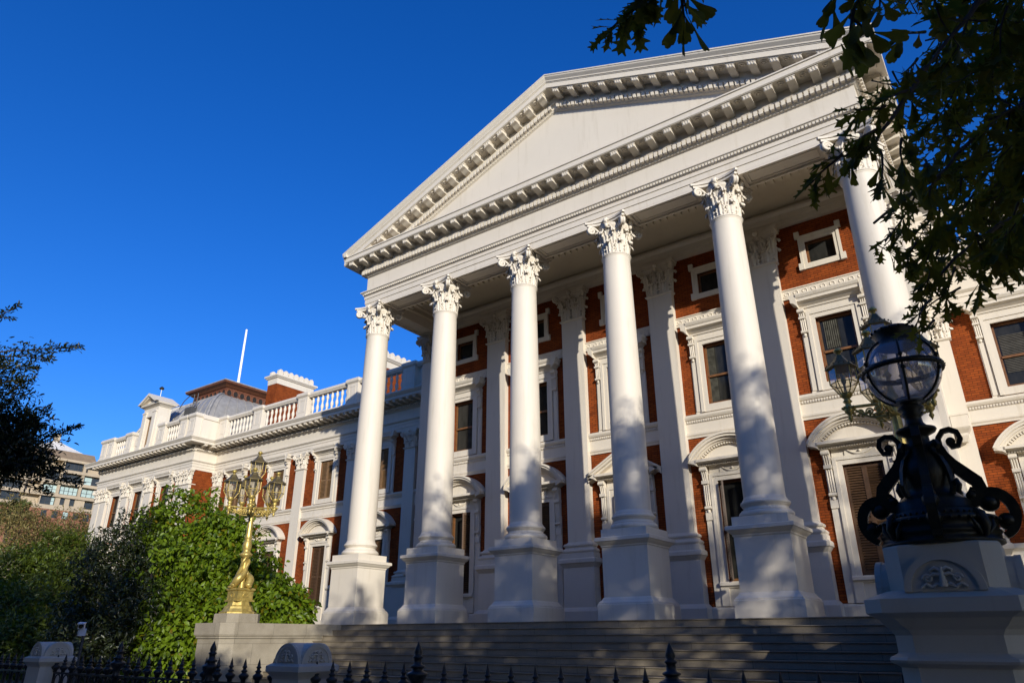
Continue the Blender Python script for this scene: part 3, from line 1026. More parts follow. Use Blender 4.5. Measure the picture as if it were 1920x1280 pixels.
def upper_window(shut=False):
    m = MB()
    x0, x1, z0, z1 = -.58, .58, 7.22, 9.52
    frame_strip(m, x0, x1, z0, z1, .26, .12)
    for sx in (-1, 1):
        m.box(sx * .86, -.05, 6.93, sx * 1.07, .02, 9.0)
        m.box(sx * .895, -.075, 7.0, sx * 1.035, -.045, 8.9)
        console(m, sx * .965, .19, 9.02, 9.90, .08, .26)
    m.box(-1.08, -.10, 9.785, 1.08, .02, 9.92)
    m.sweep([(-1.0, 0), (1.0, 0)], [(-.02, 9.92), (.14, 9.92), (.16, 9.98), (.24, 10.03), (.25, 10.06), (.36, 10.10), (.40, 10.11), (.40, 10.20), (.44, 10.24), (.48, 10.32), (.48, 10.36), (-.02, 10.40)])
    for sx in (-1, 1):                                  # cornice ends
        m.prism([(sx * 1.0, 9.92), (sx * 1.04, 9.98), (sx * 1.10, 10.05), (sx * 1.20, 10.10), (sx * 1.20, 10.20), (sx * 1.25, 10.30), (sx * 1.25, 10.36), (sx * 1.0, 10.38)][::sx], 'y', -.44, 0.01)
    o = obj('upper_window', m, M['white'], B)
    obj('sash', sash(x0, x1, z0, z1, .18, 8.30), M['timber'], o)
    obj('pane', pane(x0 + .05, x1 - .05, z0 + .05, z1 - .05, .19), M['glass'], o)
    if shut:
        for k in (0, 1):
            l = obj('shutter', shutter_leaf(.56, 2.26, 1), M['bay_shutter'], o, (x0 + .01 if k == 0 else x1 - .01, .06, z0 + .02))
            l.rotation_euler = (0, 0, 0 if k == 0 else PI)
    return o

def arc_pediment(m, hw, z0, rise, d):
    """segmental hood: moulded arc ribs over a level cornice"""
    Rr = (hw * hw + rise * rise) / (2 * rise)
    cz = z0 + rise - Rr
    a0 = math.asin(hw / Rr)
    def arcbar(ro, ri, dd):
        n = 20
        po = [(ro * math.sin(-a0 + 2 * a0 * i / n), cz + ro * math.cos(-a0 + 2 * a0 * i / n)) for i in range(n + 1)]
        pi_ = [(ri * math.sin(-a0 + 2 * a0 * i / n), cz + ri * math.cos(-a0 + 2 * a0 * i / n)) for i in range(n + 1)]
        for i in range(n):
            m.prism([po[i], pi_[i], pi_[i + 1], po[i + 1]][::-1], 'y', -dd, .01)
    arcbar(Rr, Rr - .07, d)
    arcbar(Rr - .07, Rr - .15, d - .05)
    arcbar(Rr - .15, Rr - .22, d - .15)
    arcbar(Rr - .22, Rr - .27, d - .24)
    n = 26
    for i in range(n):                                  # dentils following the arc
        a = -a0 * .86 + 2 * a0 * .86 * (i + .5) / n
        r = Rr - .30
        c, s = math.cos(a), math.sin(a)
        cx_, cz_ = r * s, cz + r * c
        w, h = .030, .045
        pl = [(cx_ + u * w * c + v * h * s, cz_ - u * w * s + v * h * c) for u, v in ((-1, -1), (1, -1), (1, 1), (-1, 1))]
        if min(p[1] for p in pl) > z0 + .02:
            m.prism(pl, 'y', -d + .30, .01)
    n = 16
    tp = [((Rr - .26) * math.sin(-a0 + 2 * a0 * i / n), max(z0, cz + (Rr - .26) * math.cos(-a0 + 2 * a0 * i / n))) for i in range(n + 1)]
    m.prism(tp[::-1], 'y', -.10, .01)

def tri_pediment(m, hw, z0, rise, d):
    def bar(drop, t, dd):
        for sx in (-1, 1):
            m.prism([(sx * hw, z0 + .02 - drop), (0, z0 + rise - drop), (0, z0 + rise - drop - t), (sx * hw, z0 + .02 - drop - t)][::(-1 if sx < 0 else 1)], 'y', -dd, .01)
    bar(0, .08, d); bar(.08, .09, d - .06); bar(.17, .08, d - .18)
    m.prism([(-hw + .2, z0), (hw - .2, z0), (0, z0 + rise - .2)], 'y', -.10, .01)

def lower_window(kind, shut):
    m = MB()
    x0, x1, z0, z1 = -.58, .58, 1.22, 4.49
    frame_strip(m, x0, x1, z0, z1, .26, .12, bottom=False)
    for sx in (-1, 1):
        m.box(sx * .86, -.06, 0.48, sx * 1.10, .02, 3.9)
        m.box(sx * .59, -.11, 0.48, sx * .855, .02, 1.22)
        console(m, sx * .98, .21, 3.55, 4.98, .07, .30)
        m.box(sx * .86, -.10, 3.2, sx * 1.10, -.05, 3.45)
    m.box(-.84, -.05, 4.76, .84, .02, 5.0)
    if kind == 'arc':                                    # swag on the frieze tablet
        m.box(-.45, -.085, 4.72, .45, -.045, 5.0)
        m.tube([(-.36 + .72 * i / 12, -.10, 4.93 - .15 * (1 - (i / 6 - 1) ** 2)) for i in range(13)], [.018 + .025 * (1 - (i / 6 - 1) ** 2) for i in range(13)], 7)
        m.ball((0, -.11, 4.86), .05, 8, 6)
    m.sweep([(-1.12, 0), (1.12, 0)], [(-.02, 5.0), (.20, 5.0), (.22, 5.04), (.32, 5.08), (.33, 5.09), (.46, 5.11), (.50, 5.11), (.50, 5.20), (-.02, 5.22)])
    boxes_along(m, -1.15, 1.15, .075, .045, .20, .30, 5.005, 5.06, lambda a, o, z: (a, -o, z))
    for sx in (-1, 1):
        m.prism([(sx * 1.12, 5.0), (sx * 1.20, 5.06), (sx * 1.36, 5.11), (sx * 1.42, 5.115), (sx * 1.42, 5.20), (sx * 1.12, 5.215)][::sx], 'y', -.46, 0.01)
    if kind == 'arc': arc_pediment(m, 1.44, 5.20, .84, .52)
    else: tri_pediment(m, 1.48, 5.20, .88, .52)
    m.sweep([(-.84, 0), (.84, 0)], [(-.3, 1.02), (.10, 1.02), (.12, 1.06), (.20, 1.10), (.20, 1.18), (.17, 1.22), (-.3, 1.225)])
    m.box(-.62, -.06, .48, .62, .25, 1.02)
    o = obj('lower_window', m, M['white'], B)
    obj('sash', sash(x0, x1, z0, z1, .22, 2.85), M['timber'], o)
    obj('pane', pane(x0 + .05, x1 - .05, z0 + .05, z1 - .05, .23), M['glass'], o)
    if shut == 'closed':
        for k in (0, 1):
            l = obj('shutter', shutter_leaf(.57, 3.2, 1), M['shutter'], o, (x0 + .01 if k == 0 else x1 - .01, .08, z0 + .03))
            l.rotation_euler = (0, 0, 0 if k == 0 else PI)
    elif shut == 'open':
        for k in (0, 1):
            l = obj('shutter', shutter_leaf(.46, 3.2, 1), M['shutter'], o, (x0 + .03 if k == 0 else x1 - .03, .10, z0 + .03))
            l.rotation_euler = (0, 0, R(-62) if k == 0 else R(180 + 62))
    return o

aw = attic_window(); aw.location = (2, WALL, 0)
uw = upper_window(); uw.location = (2, WALL, 0)
la = lower_window('arc', 'open'); la.location = (2, WALL, 0)
lc = lower_window('arc', 'closed'); lc.location = (18, WALL, 0)
lt = lower_window('tri', 'open'); lt.location = (10, WALL, 0)
for x in (6, 10, 14, 18):
    dup(aw, (x, WALL, 0)); dup(uw, (x, WALL, 0))
dup(lc, (6, WALL, 0)); dup(la, (14, WALL, 0))
def blind(win, x0, x1, z0, z1, slats):
    m = MB()
    if slats:
        n = int((z1 - z0) / .055)
        for i in range(n):
            z = z0 + (i + .5) * (z1 - z0) / n
            m.box(x0, .166, z - .018, x1, .186, z + .012)
    else:
        n = 14
        pts = [(x0 + (x1 - x0) * i / n, .176 - .010 * math.cos(i * PI)) for i in range(n + 1)]
        m.prism(pts + [(x1, .188), (x0, .188)], 'z', z0, z1)
    return obj('blind' if slats else 'curtain', m, M['blind'] if slats else M['curtain'], win)
ups = sorted([o for o in B.children if o.name.startswith('upper_window')], key=lambda o: o.location.x)
blind(ups[0], .12, .50, 7.35, 9.42, False)
blind(ups[-1], -.40, .05, 8.42, 9.42, False)
blind(ups[3], -.50, -.22, 7.35, 9.42, False)
blind(ups[2], -.50, .50, 8.75, 9.42, True)

# ---- block behind the portico
blk = MB()
blk.box(-0.33, WALL + .4, 0.3, 20.33, 16, 16.2)
blk.box(20.33, WALL, 0, 20.348, WY, 13.4)
obj('core_wall', blk, M['white'], B)
for sx, xx in ((1, 20.0), (-1, 0.0)):
    an = MB()
    an.box(xx - .48, WALL + .02, 2.9, xx + .48, WALL + .95, 13.2)
    an.box(xx - .60, WALL + .02, 0, xx + .60, WALL + 1.1, 2.24)
    obj('anta', an, M['white'], B)
fl = MB()
fl.box(-1.6, -1.1, -.30, 21.6, WALL + .3, -0.004)
obj('portico_floor', fl, M['stepstone'], B)

# ------------------------------------------------------------------ wings and pavilion
def wing_entablature(path, name='wing_entablature'):
    m = MB()
    m.sweep(path, [(-.5, 10.25), (.02, 10.25), (.02, 10.44), (.05, 10.445), (.05, 10.64), (.08, 10.645), (.08, 10.76), (.12, 10.79), (.18, 10.85), (.18, 10.90), (.02, 10.92),
                   (.02, 11.48), (.06, 11.50), (.12, 11.56), (.13, 11.57), (.13, 11.67), (.18, 11.675), (.20, 11.70), (.13, 11.71), (.13, 11.92), (.84, 11.925), (.86, 11.94), (.86, 12.09), (.90, 12.12), (.97, 12.22), (.99, 12.23), (.99, 12.27), (-.5, 12.33)])
    for i in range(len(path) - 1):
        p, q = Vector(path[i]), Vector(path[i + 1])
        d = (q - p); L = d.length; d.normalize(); n = Vector((d.y, -d.x))
        fn = lambda a, o, z, p=p, d=d, n=n: ((p + d * a + n * o).x, (p + d * a + n * o).y, z)
        boxes_along(m, 0.0, L, .15, .09, .12, .23, 11.58, 11.66, fn)
        k = max(1, int(round(L / .52)))
        for j in range(k):
            modillion(m, (j + .5) * L / k, .12, .80, 11.925, .15, .20, fn)
    return obj(name, m, M['white'], B)

def baluster_proto():
    prof = [(.085, 0), (.085, .06), (.06, .09), (.05, .13), (.075, .22), (.105, .33), (.10, .42), (.065, .55), (.045, .60), (.065, .63), (.045, .66),
            (.065, .72), (.10, .84), (.09, .93), (.06, 1.02), (.055, 1.05), (.085, 1.08), (.085, 1.14)]
    return MB().lathe(prof, 10).mesh('baluster', M['white'])
BALM = baluster_proto()
def balustrade(x0, x1, y, fy=None, nb=8, count=True):
    """one bay of balustrade along x between pedestals"""
    m = MB()
    m.box(x0, y - .20, 12.30, x1, y + .20, 12.64)
    m.sweep([(x0, y), (x1, y)], [(-.19, 13.80), (.17, 13.80), (.19, 13.86), (.24, 13.92), (.24, 14.04), (.20, 14.10), (-.2, 14.10)])
    o = obj('balustrade', m, M['white'], B)
    for i in range(nb):
        b = bpy.data.objects.new('baluster', BALM)
        COL.objects.link(b)
        b.parent = o
        b.location = (x0 + (i + .5) * (x1 - x0) / nb, y, 12.65)
    return o
def bal_pedestal(x, y, hw=.46, hd=.28):
    m = MB()
    m.stack([(hw + .05, 12.30), (hw + .05, 12.64), (hw, 12.68), (hw, 13.84), (hw + .04, 13.88), (hw + .10, 13.95), (hw + .10, 14.09), (hw + .05, 14.16)], x, y, 1, 1, 0, hd - hw)
    m.box(x - hw * .62, y - hd - .015, 12.85, x + hw * .62, y - hd + .02, 12.88)
    m.box(x - hw * .62, y - hd - .015, 13.62, x + hw * .62, y - hd + .02, 13.65)
    m.box(x - hw * .62, y - hd - .015, 12.88, x - hw * .62 + .03, y - hd + .02, 13.62)
    m.box(x + hw * .62 - .03, y - hd - .015, 12.88, x + hw * .62, y - hd + .02, 13.62)
    return obj('balustrade_pedestal', m, M['white'], B)

wp = pilaster_part(0.40, WY, (2.80, 9.30), 0.20, 0.95, 2.25)
LW = [-0.45, -5.05, -9.75, -14.45, -19.15, -23.55]
RW = [20.50, 25.05, 29.75, 34.45]
PVX = [-36.85, -35.85, -32.65, -29.35, -25.35, -24.45]
PVY = 6.1
wp.location = (LW[0], WY, 0)
for x in LW[1:] + RW:
    dup(wp, (x, WY, 0))
for x in PVX:
    dup(wp, (x, PVY, 0))
uws = upper_window(True)
uws.location = (-2.75, WY, 0)
lws = la
LWX = [-2.75, -7.4, -12.1, -16.8, -21.35]
RWX = [22.75, 27.4, 32.1]
PWX = [-34.25, -31.0, -27.35]
for x in LWX[1:]: dup(uws, (x, WY, 0))
for x in RWX:
    _w = uw.copy(); COL.objects.link(_w); _w.location = (x, WY, 0)
    for _c in uw.children:
        if _c.name.split('.')[0] in ('sash', 'pane'):
            _d = _c.copy(); COL.objects.link(_d); _d.parent = _w
    blind(_w, -.46, .30, 7.75, 9.1, True)
for x in PWX:
    _w = uw.copy(); COL.objects.link(_w); _w.location = (x, PVY, 0)
    for _c in uw.children:
        if _c.name.split('.')[0] in ('sash', 'pane'):
            _d = _c.copy(); COL.objects.link(_d); _d.parent = _w
for x in LWX + RWX: dup(lc if x != -12.1 else lc, (x, WY, 0))
for x in PWX: dup(lc, (x, PVY, 0))
def wing_holes(xs):
    h = []
    for x in xs: h += [(x - .58, x + .58, 1.22, 4.49), (x - .58, x + .58, 7.22, 9.52)]
    return h
ww = MB()
wall(-24.0, -0.3, 0.5, 10.4, WY, .32, wing_holes(LWX), ww)
obj('wing_wall', wall(20.3, 35.0, 0.5, 10.4, WY, .32, wing_holes(RWX)), M['brick'], B)
wall(-37.3, -24.0, 0.5, 10.4, PVY, .32, wing_holes(PWX), ww)
ww.add([(-24.0, PVY, .5), (-24.0, WY, .5), (-24.0, WY, 10.4), (-24.0, PVY, 10.4)], [(0, 1, 2, 3)])
obj('wing_wall', ww, M['brick'], B)
DADO = [(-.1, -2.3), (.16, -2.3), (.16, -1.7), (.10, -1.62), (.10, 2.02), (.13, 2.05), (.18, 2.12), (.18, 2.22), (.14, 2.25), (-.1, 2.28)]
def dado(x0, x1, y, xs):
    """plinth wall under the windows, broken by the lower windows"""
    dd = MB()
    cuts = [x0] + [v for x in sorted(xs) for v in (x - 1.09, x + 1.09)] + [x1]
    for a, b in zip(cuts[0::2], cuts[1::2]):
        dd.sweep([(a, y), (b, y)], DADO)
    for x in xs:
        dd.box(x - 1.09, y - .12, -2.3, x + 1.09, y + .05, .48)
    obj('wing_dado', dd, M['white'], B)
dado(-24.0, -0.4, WY, LWX); dado(20.4, 35.0, WY, RWX); dado(-37.3, -24.0, PVY, PWX)
for xs, y in ((LW, WY), (RW, WY)):
    for a, b in zip(sorted(xs)[:-1], sorted(xs)[1:]):
        obj('string_course', band_mesh(a + .40, b - .40, y), M['white'], B)
for a, b in zip(PVX[:-1], PVX[1:]):
    obj('string_course', band_mesh(a + .40, b - .40, PVY), M['white'], B)
wing_entablature([(-37.25, 16), (-37.25, PVY - .20), (-24.0, PVY - .20), (-24.0, WF), (-0.33, WF)])
wing_entablature([(20.35, WF), (35.0, WF)])
# balustrades
for xs in (LW[:-1], RW):
    s = sorted(xs)
    for x in s:
        if abs(x + .45) > .1 and abs(x - 20.5) > .1: bal_pedestal(x, 7.45)
        else: bal_pedestal(x + (-.05 if x < 0 else .05), 7.45)
    for a, b in zip(s[:-1], s[1:]): balustrade(a + .52, b - .52, 7.45)
bal_pedestal(-23.2, 7.45, .42); balustrade(-22.74, -19.68, 7.45)
par = MB()
par.box(-24.05, 5.95, 12.30, -23.75, 7.7, 13.8); par.box(-24.12, 5.95, 13.8, -23.68, 7.7, 14.1)
obj('parapet', par, M['white'], B)
for x in (-36.75, -35.7, -32.9, -28.3, -25.4, -24.25): bal_pedestal(x, 5.75, .42)
for a, b, n in ((-36.28, -36.17, 0), (-35.23, -33.37, 6), (-27.83, -25.87, 6)):
    if n: balustrade(a, b, 5.75, None, n)
balustrade(-36.30, -36.16, 5.75, None, 0); balustrade(-24.95, -24.72, 5.75, None, 0)
# dormer-like aedicule over the pavilion
ad = MB()
AX, AY = -30.55, 5.55
for sx in (-1, 1):
    ad.box(AX + sx * .36, AY, 12.3, AX + sx * 1.02, AY + 1.0, 15.7)
    ad.box(AX + sx * .46, AY - .10, 12.75, AX + sx * .92, AY + .02, 15.3)
    ad.box(AX + sx * .42, AY - .14, 12.3, AX + sx * .96, AY + .02, 12.75)
    ad.box(AX + sx * .42, AY - .14, 15.3, AX + sx * .96, AY + .02, 15.42)
    # side scroll buttress
    pl = [(AX + sx * 1.02, 12.3), (AX + sx * 1.95, 12.3), (AX + sx * 1.95, 12.9), (AX + sx * 1.75, 13.25), (AX + sx * 1.35, 13.4), (AX + sx * 1.15, 13.9), (AX + sx * 1.10, 14.6), (AX + sx * 1.02, 15.0)]
    ad.prism(pl[::sx], 'y', AY + .2, AY + .7)
    ad.tube([(AX + sx * 1.55, AY + .15, 13.35), (AX + sx * 1.55, AY + .75, 13.35)], .34, 16)
ad.box(AX - .36, AY, 12.3, AX + .36, AY + 1.0, 12.68)
ad.box(AX - .36, AY, 15.02, AX + .36, AY + 1.0, 15.7)
ad.box(AX - .50, AY - .06, 15.0, AX + .50, AY + .01, 15.14)
ad.stack([(1.05, 15.70), (1.10, 15.76), (1.24, 15.86), (1.34, 15.90), (1.38, 16.02)], AX, AY + .5, 1, 1, 0, -.62)
for t, d in ((0.0, .95), (.12, .80)):
    for sx in (-1, 1):
        ad.prism([(AX + sx * 1.38, 16.02 - t * .2), (AX, 16.80 - t), (AX, 16.62 - t), (AX + sx * 1.05, 16.021)][::(-1 if sx < 0 else 1)], 'y', AY + .5 - d, AY + .5 + d)
ad.prism([(AX - 1.0, 16.02), (AX + 1.0, 16.02), (AX, 16.6)], 'y', AY - .05, AY + 1.0)
aed = obj('aedicule', ad, M['white'], B)
obj('shutter', MB().box(AX - .36, AY + .18, 12.68, AX + .36, AY + .24, 15.02), M['bay_shutter'], aed)
# flat roofs
fr = MB()
fr.box(-23.9, 7.9, 11.6, -.4, 17, 12.28); fr.box(20.4, 7.9, 11.6, 35, 17, 12.28); fr.box(-37.0, 6.3, 11.6, -23.95, 18.5, 12.29)
fr.box(-37.2, 6.5, -2.3, -36.9, 18.5, 11.6); fr.box(-37.0, 17.5, -2.3, 35, 17.7, 11.6); fr.box(34.8, 8.2, -2.3, 35, 17.5, 11.6)
obj('flat_roof', fr, M['lead'], B)
# curved lead roof of the pavilion with its brown lantern storey
DX, DY = -30.6, 12.35
def squircle(h, z0, z1, n=10):
    prof = []
    for i in range(n + 1):
        a = i / n * PI / 2
        prof.append((h[1] + (h[0] - h[1]) * math.cos(a), z0 + (z1 - z0) * math.sin(a)))
    return prof
dm = MB()
prof = squircle((5.6, 2.2), 12.3, 17.45)
dm.stack(prof, DX, DY)
for side in range(4):
    for i in range(-5, 6):
        pts = []
        for h, z in prof:
            a = h * i / 5.5
            p = {0: (a, -h), 1: (h, a), 2: (-a, h), 3: (-h, -a)}[side]
            pts.append((DX + p[0] * 1.003, DY + p[1] * 1.003, z + .01))
        dm.tube(pts, .045, 5)
for q in range(4):
    sx, sy = ((-1, -1), (1, -1), (1, 1), (-1, 1))[q]
    dm.tube([(DX + sx * h, DY + sy * h, z + .02) for h, z in prof], .10, 6)
dome = obj('curved_roof', dm, M['lead'], B)
ln = MB()
ln.stack([(2.30, 17.0), (2.30, 17.25), (2.42, 17.28), (2.42, 17.36), (2.36, 17.38), (2.36, 18.18), (2.46, 18.22), (2.60, 18.34), (2.75, 18.42), (2.85, 18.46), (2.88, 18.60), (2.70, 18.66), (0.3, 19.2)], DX, DY)
for side in range(4):
    for i in range(8):
        a = -2.36 + 4.72 * (i + .5) / 8
        c = {0: (a, -2.37), 1: (2.37, a), 2: (-a, 2.37), 3: (-2.37, -a)}[side]
        nrm = {0: (0, -1), 1: (1, 0), 2: (0, 1), 3: (-1, 0)}[side]
        tdir = (-nrm[1], nrm[0])
        pts = [(DX + c[0] + tdir[0] * .235 * math.cos(t), DY + c[1] + tdir[1] * .235 * math.cos(t), 17.78 + .27 * math.sin(t)) for t in [k * PI / 8 for k in range(17)]]
        ln.tube(pts, .045, 5, False)
lan = obj('roof_lantern', ln, M['brownwood'], B)
vd = MB()  # solid dark discs in place of holes, their inner shade painted
for side in range(4):
    for i in range(8):
        a = -2.36 + 4.72 * (i + .5) / 8
        rot = Matrix.Rotation({0: 0, 1: PI / 2, 2: PI, 3: -PI / 2}[side], 4, 'Z')
        d = MB().prism([(a + .22 * math.cos(k * PI / 8), 17.78 + .25 * math.sin(k * PI / 8)) for k in range(16)], 'y', -2.374, -2.30)
        vd.merge(d, Matrix.Translation((DX, DY, 0)) @ rot)
obj('round_shade_disc', vd, M['opening_shade'], lan)
lr = MB().stack([(2.90, 18.605), (2.90, 18.68), (0.4, 19.22)], DX, DY)
obj('lantern_roof', lr, M['lead'], lan)

# chimneys
def chimney(x, y, ly, z0, z1, npots):
    m = MB()
    m.box(x - .55, y, z0, x + .55, y + ly, z1)
    o = obj('chimney', m, M['brick'], B)
    c = MB()
    cx, cy = x, y + ly / 2
    ey = ly / 2 - .55
    c.stack([(.56, z1 - .02), (.58, z1 + .40), (.66, z1 + .44), (.72, z1 + .52), (.78, z1 + .56), (.78, z1 + .68), (.6, z1 + .70)], cx, cy, 1, 1, 0, ey)
    for i in range(npots):
        yy = y + (i + .5) * ly / npots
        for xx in (x - .45, x + .45):
            c.prism([(yy + .20 * math.cos(PI * k / 8), z1 + .69 + (.28 + .20 * math.sin(PI * k / 8) if 0 < k < 8 else (.28))) for k in range(9)] + [(yy - .20, z1 + .68), (yy + .20, z1 + .68)], 'x', xx - .10, xx + .10)
    obj('chimney_cap', c, M['white'], o)
chimney(-22.6, 10.3, 3.4, 12.2, 17.35, 7)
chimney(-10.4, 9.6, 3.2, 12.2, 15.75, 6)
bk = MB()
bk.stack([(.10, 5.50), (.16, 5.62), (.19, 5.70), (.19, 5.78), (.30, 5.90), (.34, 5.96), (.34, 6.34), (.36, 6.36), (.36, 6.42)], 20.62, 7.42, .75, 1.0)
obj('stone_bracket', bk, M['white'], B)
# ------------------------------------------------------------------ ground
GZ = -2.16
g = MB(); g.add([(-900, -600, GZ), (900, -600, GZ), (900, 900, GZ), (-900, 900, GZ)], [(0, 1, 2, 3)])
tag(obj('ground', g, M['soil']), kind='structure')
g = MB(); g.box(-120, -24.0, GZ + .004, 120, -14.9, GZ + .12)
tag(obj('pavement', g, M['paving']), kind='structure')
g = MB(); g.add([(-300, -36, GZ + .006), (300, -36, GZ + .006), (300, -24.05, GZ + .006), (-300, -24.05, GZ + .006)], [(0, 1, 2, 3)])
tag(obj('road', g, M['asphalt']), kind='structure')
g = MB(); g.add([(-1.5, -14.2, GZ + .008), (21.5, -14.2, GZ + .008), (21.5, -5.4, GZ + .008), (-1.5, -5.4, GZ + .008)], [(0, 1, 2, 3)])
tag(obj('forecourt', g, M['paving']), kind='structure')

# ------------------------------------------------------------------ front steps
ST = empty('front_steps', (10, -1.1, GZ))
tag(ST, 'wide flight of grey granite steps rising to the portico between two cheek walls', 'steps')
def local(o, p):
    """keep a mesh written in world coordinates in place under a parent that stands elsewhere"""
    o.parent = p
    o.location = -Vector(p.location) if o.parent.parent is None else (0, 0, 0)
    return o
NST, RI, TR = 12, 0.18, 0.38
for k in range(NST):
    m = MB()
    z1 = -RI * k - (0.0 if k else 0.0)
    y0 = -1.15 - TR * k
    m.prism([(y0, z1 - RI), (y0, z1 - .035), (y0 - .03, z1 - .03), (y0 - .035, z1 - .018), (y0 - .03, z1 - .004), (y0 + TR + .3, z1 - .004 + (0 if k else .0)), (y0 + TR + .3, z1 - RI)], 'x', 0.5, 19.5)
    local(obj('step', m, M['stepstone']), ST)
def cheek(xa, xb, lx):
    m = MB()
    q = .32
    def poly(o):
        return [(xa - o, -1.12), (xa - o, -5.75 - o + q), (xa - o + q, -5.75 - o), (xb + o - q, -5.75 - o), (xb + o, -5.75 - o + q), (xb + o, -1.12)]
    m.prism(poly(0), 'z', GZ, -.46)
    w = local(obj('cheek_wall', m, M['granite']), ST)
    c = MB()
    c.prism(poly(.045), 'z', -.46, -.40); c.prism(poly(.075), 'z', -.399, -.36); c.prism(poly(.10), 'z', -.359, -.004)
    local(obj('coping', c, M['granite']), w)
    b = MB().stack([(.62, -.003), (.62, .26), (.60, .28)], lx, -5.0, 1, 1, 0, 0, .26)
    local(obj('lamp_block', b, M['granite']), w)
    return w
for a in ((-1.35, .49, -.15), (19.51, 21.35, 20.15)):
    w = cheek(*a)
    for ch in w.children: ch.location = (0, 0, 0)

# ------------------------------------------------------------------ gilded lamp standards
def octa(prof, **k): return MB().lathe(prof, 8, rot=PI / 8, smooth=False, **k)
def lantern(parent, x, y, z, s=1.0):
    """six-sided lantern standing on its finial: frame, panes, roof"""
    m = MB()
    r1, r2 = .305 * s, .145 * s
    z0, z1, z2 = .10 * s, .36 * s, .76 * s
    for i in range(6):
        a, b = i * PI / 3, (i + 1) * PI / 3
        A = lambda r, zz, t: (r * math.cos(t), r * math.sin(t), zz)
        m.tube([A(r2, z0, a), A(r1, z1, a), A(r1, z2, a)], .014 * s, 5)
        for r, zz in ((r2, z0), (r1, z1), (r1, z2)):
            m.tube([A(r, zz, a), A(r, zz, b)], .013 * s, 5)
    m.lathe([(.04 * s, -.16 * s), (.07 * s, -.12 * s), (.035 * s, -.06 * s), (.09 * s, 0), (.14 * s, .05 * s), (.135 * s, .10 * s)], 12)
    o = obj('lantern', m, M['gold'], parent, (x, y, z))
    r = MB().lathe([(.375 * s, .735 * s), (.365 * s, .765 * s), (.275 * s, .84 * s), (.16 * s, .95 * s), (.10 * s, 1.05 * s), (.095 * s, 1.07 * s)], 6, smooth=False)
    for i in range(18):
        a = i * PI / 9
        r.ball((.335 * s * math.cos(a), .335 * s * math.sin(a), .80 * s), .022 * s, 6, 4)
    obj('lantern_roof', r, M['dullgold'], o)
    f = MB().lathe([(.05 * s, 1.06 * s), (.055 * s, 1.15 * s), (.10 * s, 1.17 * s), (.10 * s, 1.21 * s), (.06 * s, 1.26 * s), (0, 1.28 * s)], 12)
    obj('finial', f, M['gold'], o)
    gl = MB()
    gl.lathe([(r2 * .98, z0), (r1 * .985, z1), (r1 * .985, z2)], 6, smooth=False, cap=False)
    obj('glass', gl, M['lanternglass'], o)
    bu = MB().lathe([(.03 * s, .12 * s), (.03 * s, .34 * s), (.055 * s, .38 * s), (.055 * s, .58 * s), (.02 * s, .62 * s)], 10)
    obj('burner', bu, M['frost'], o)
    return o

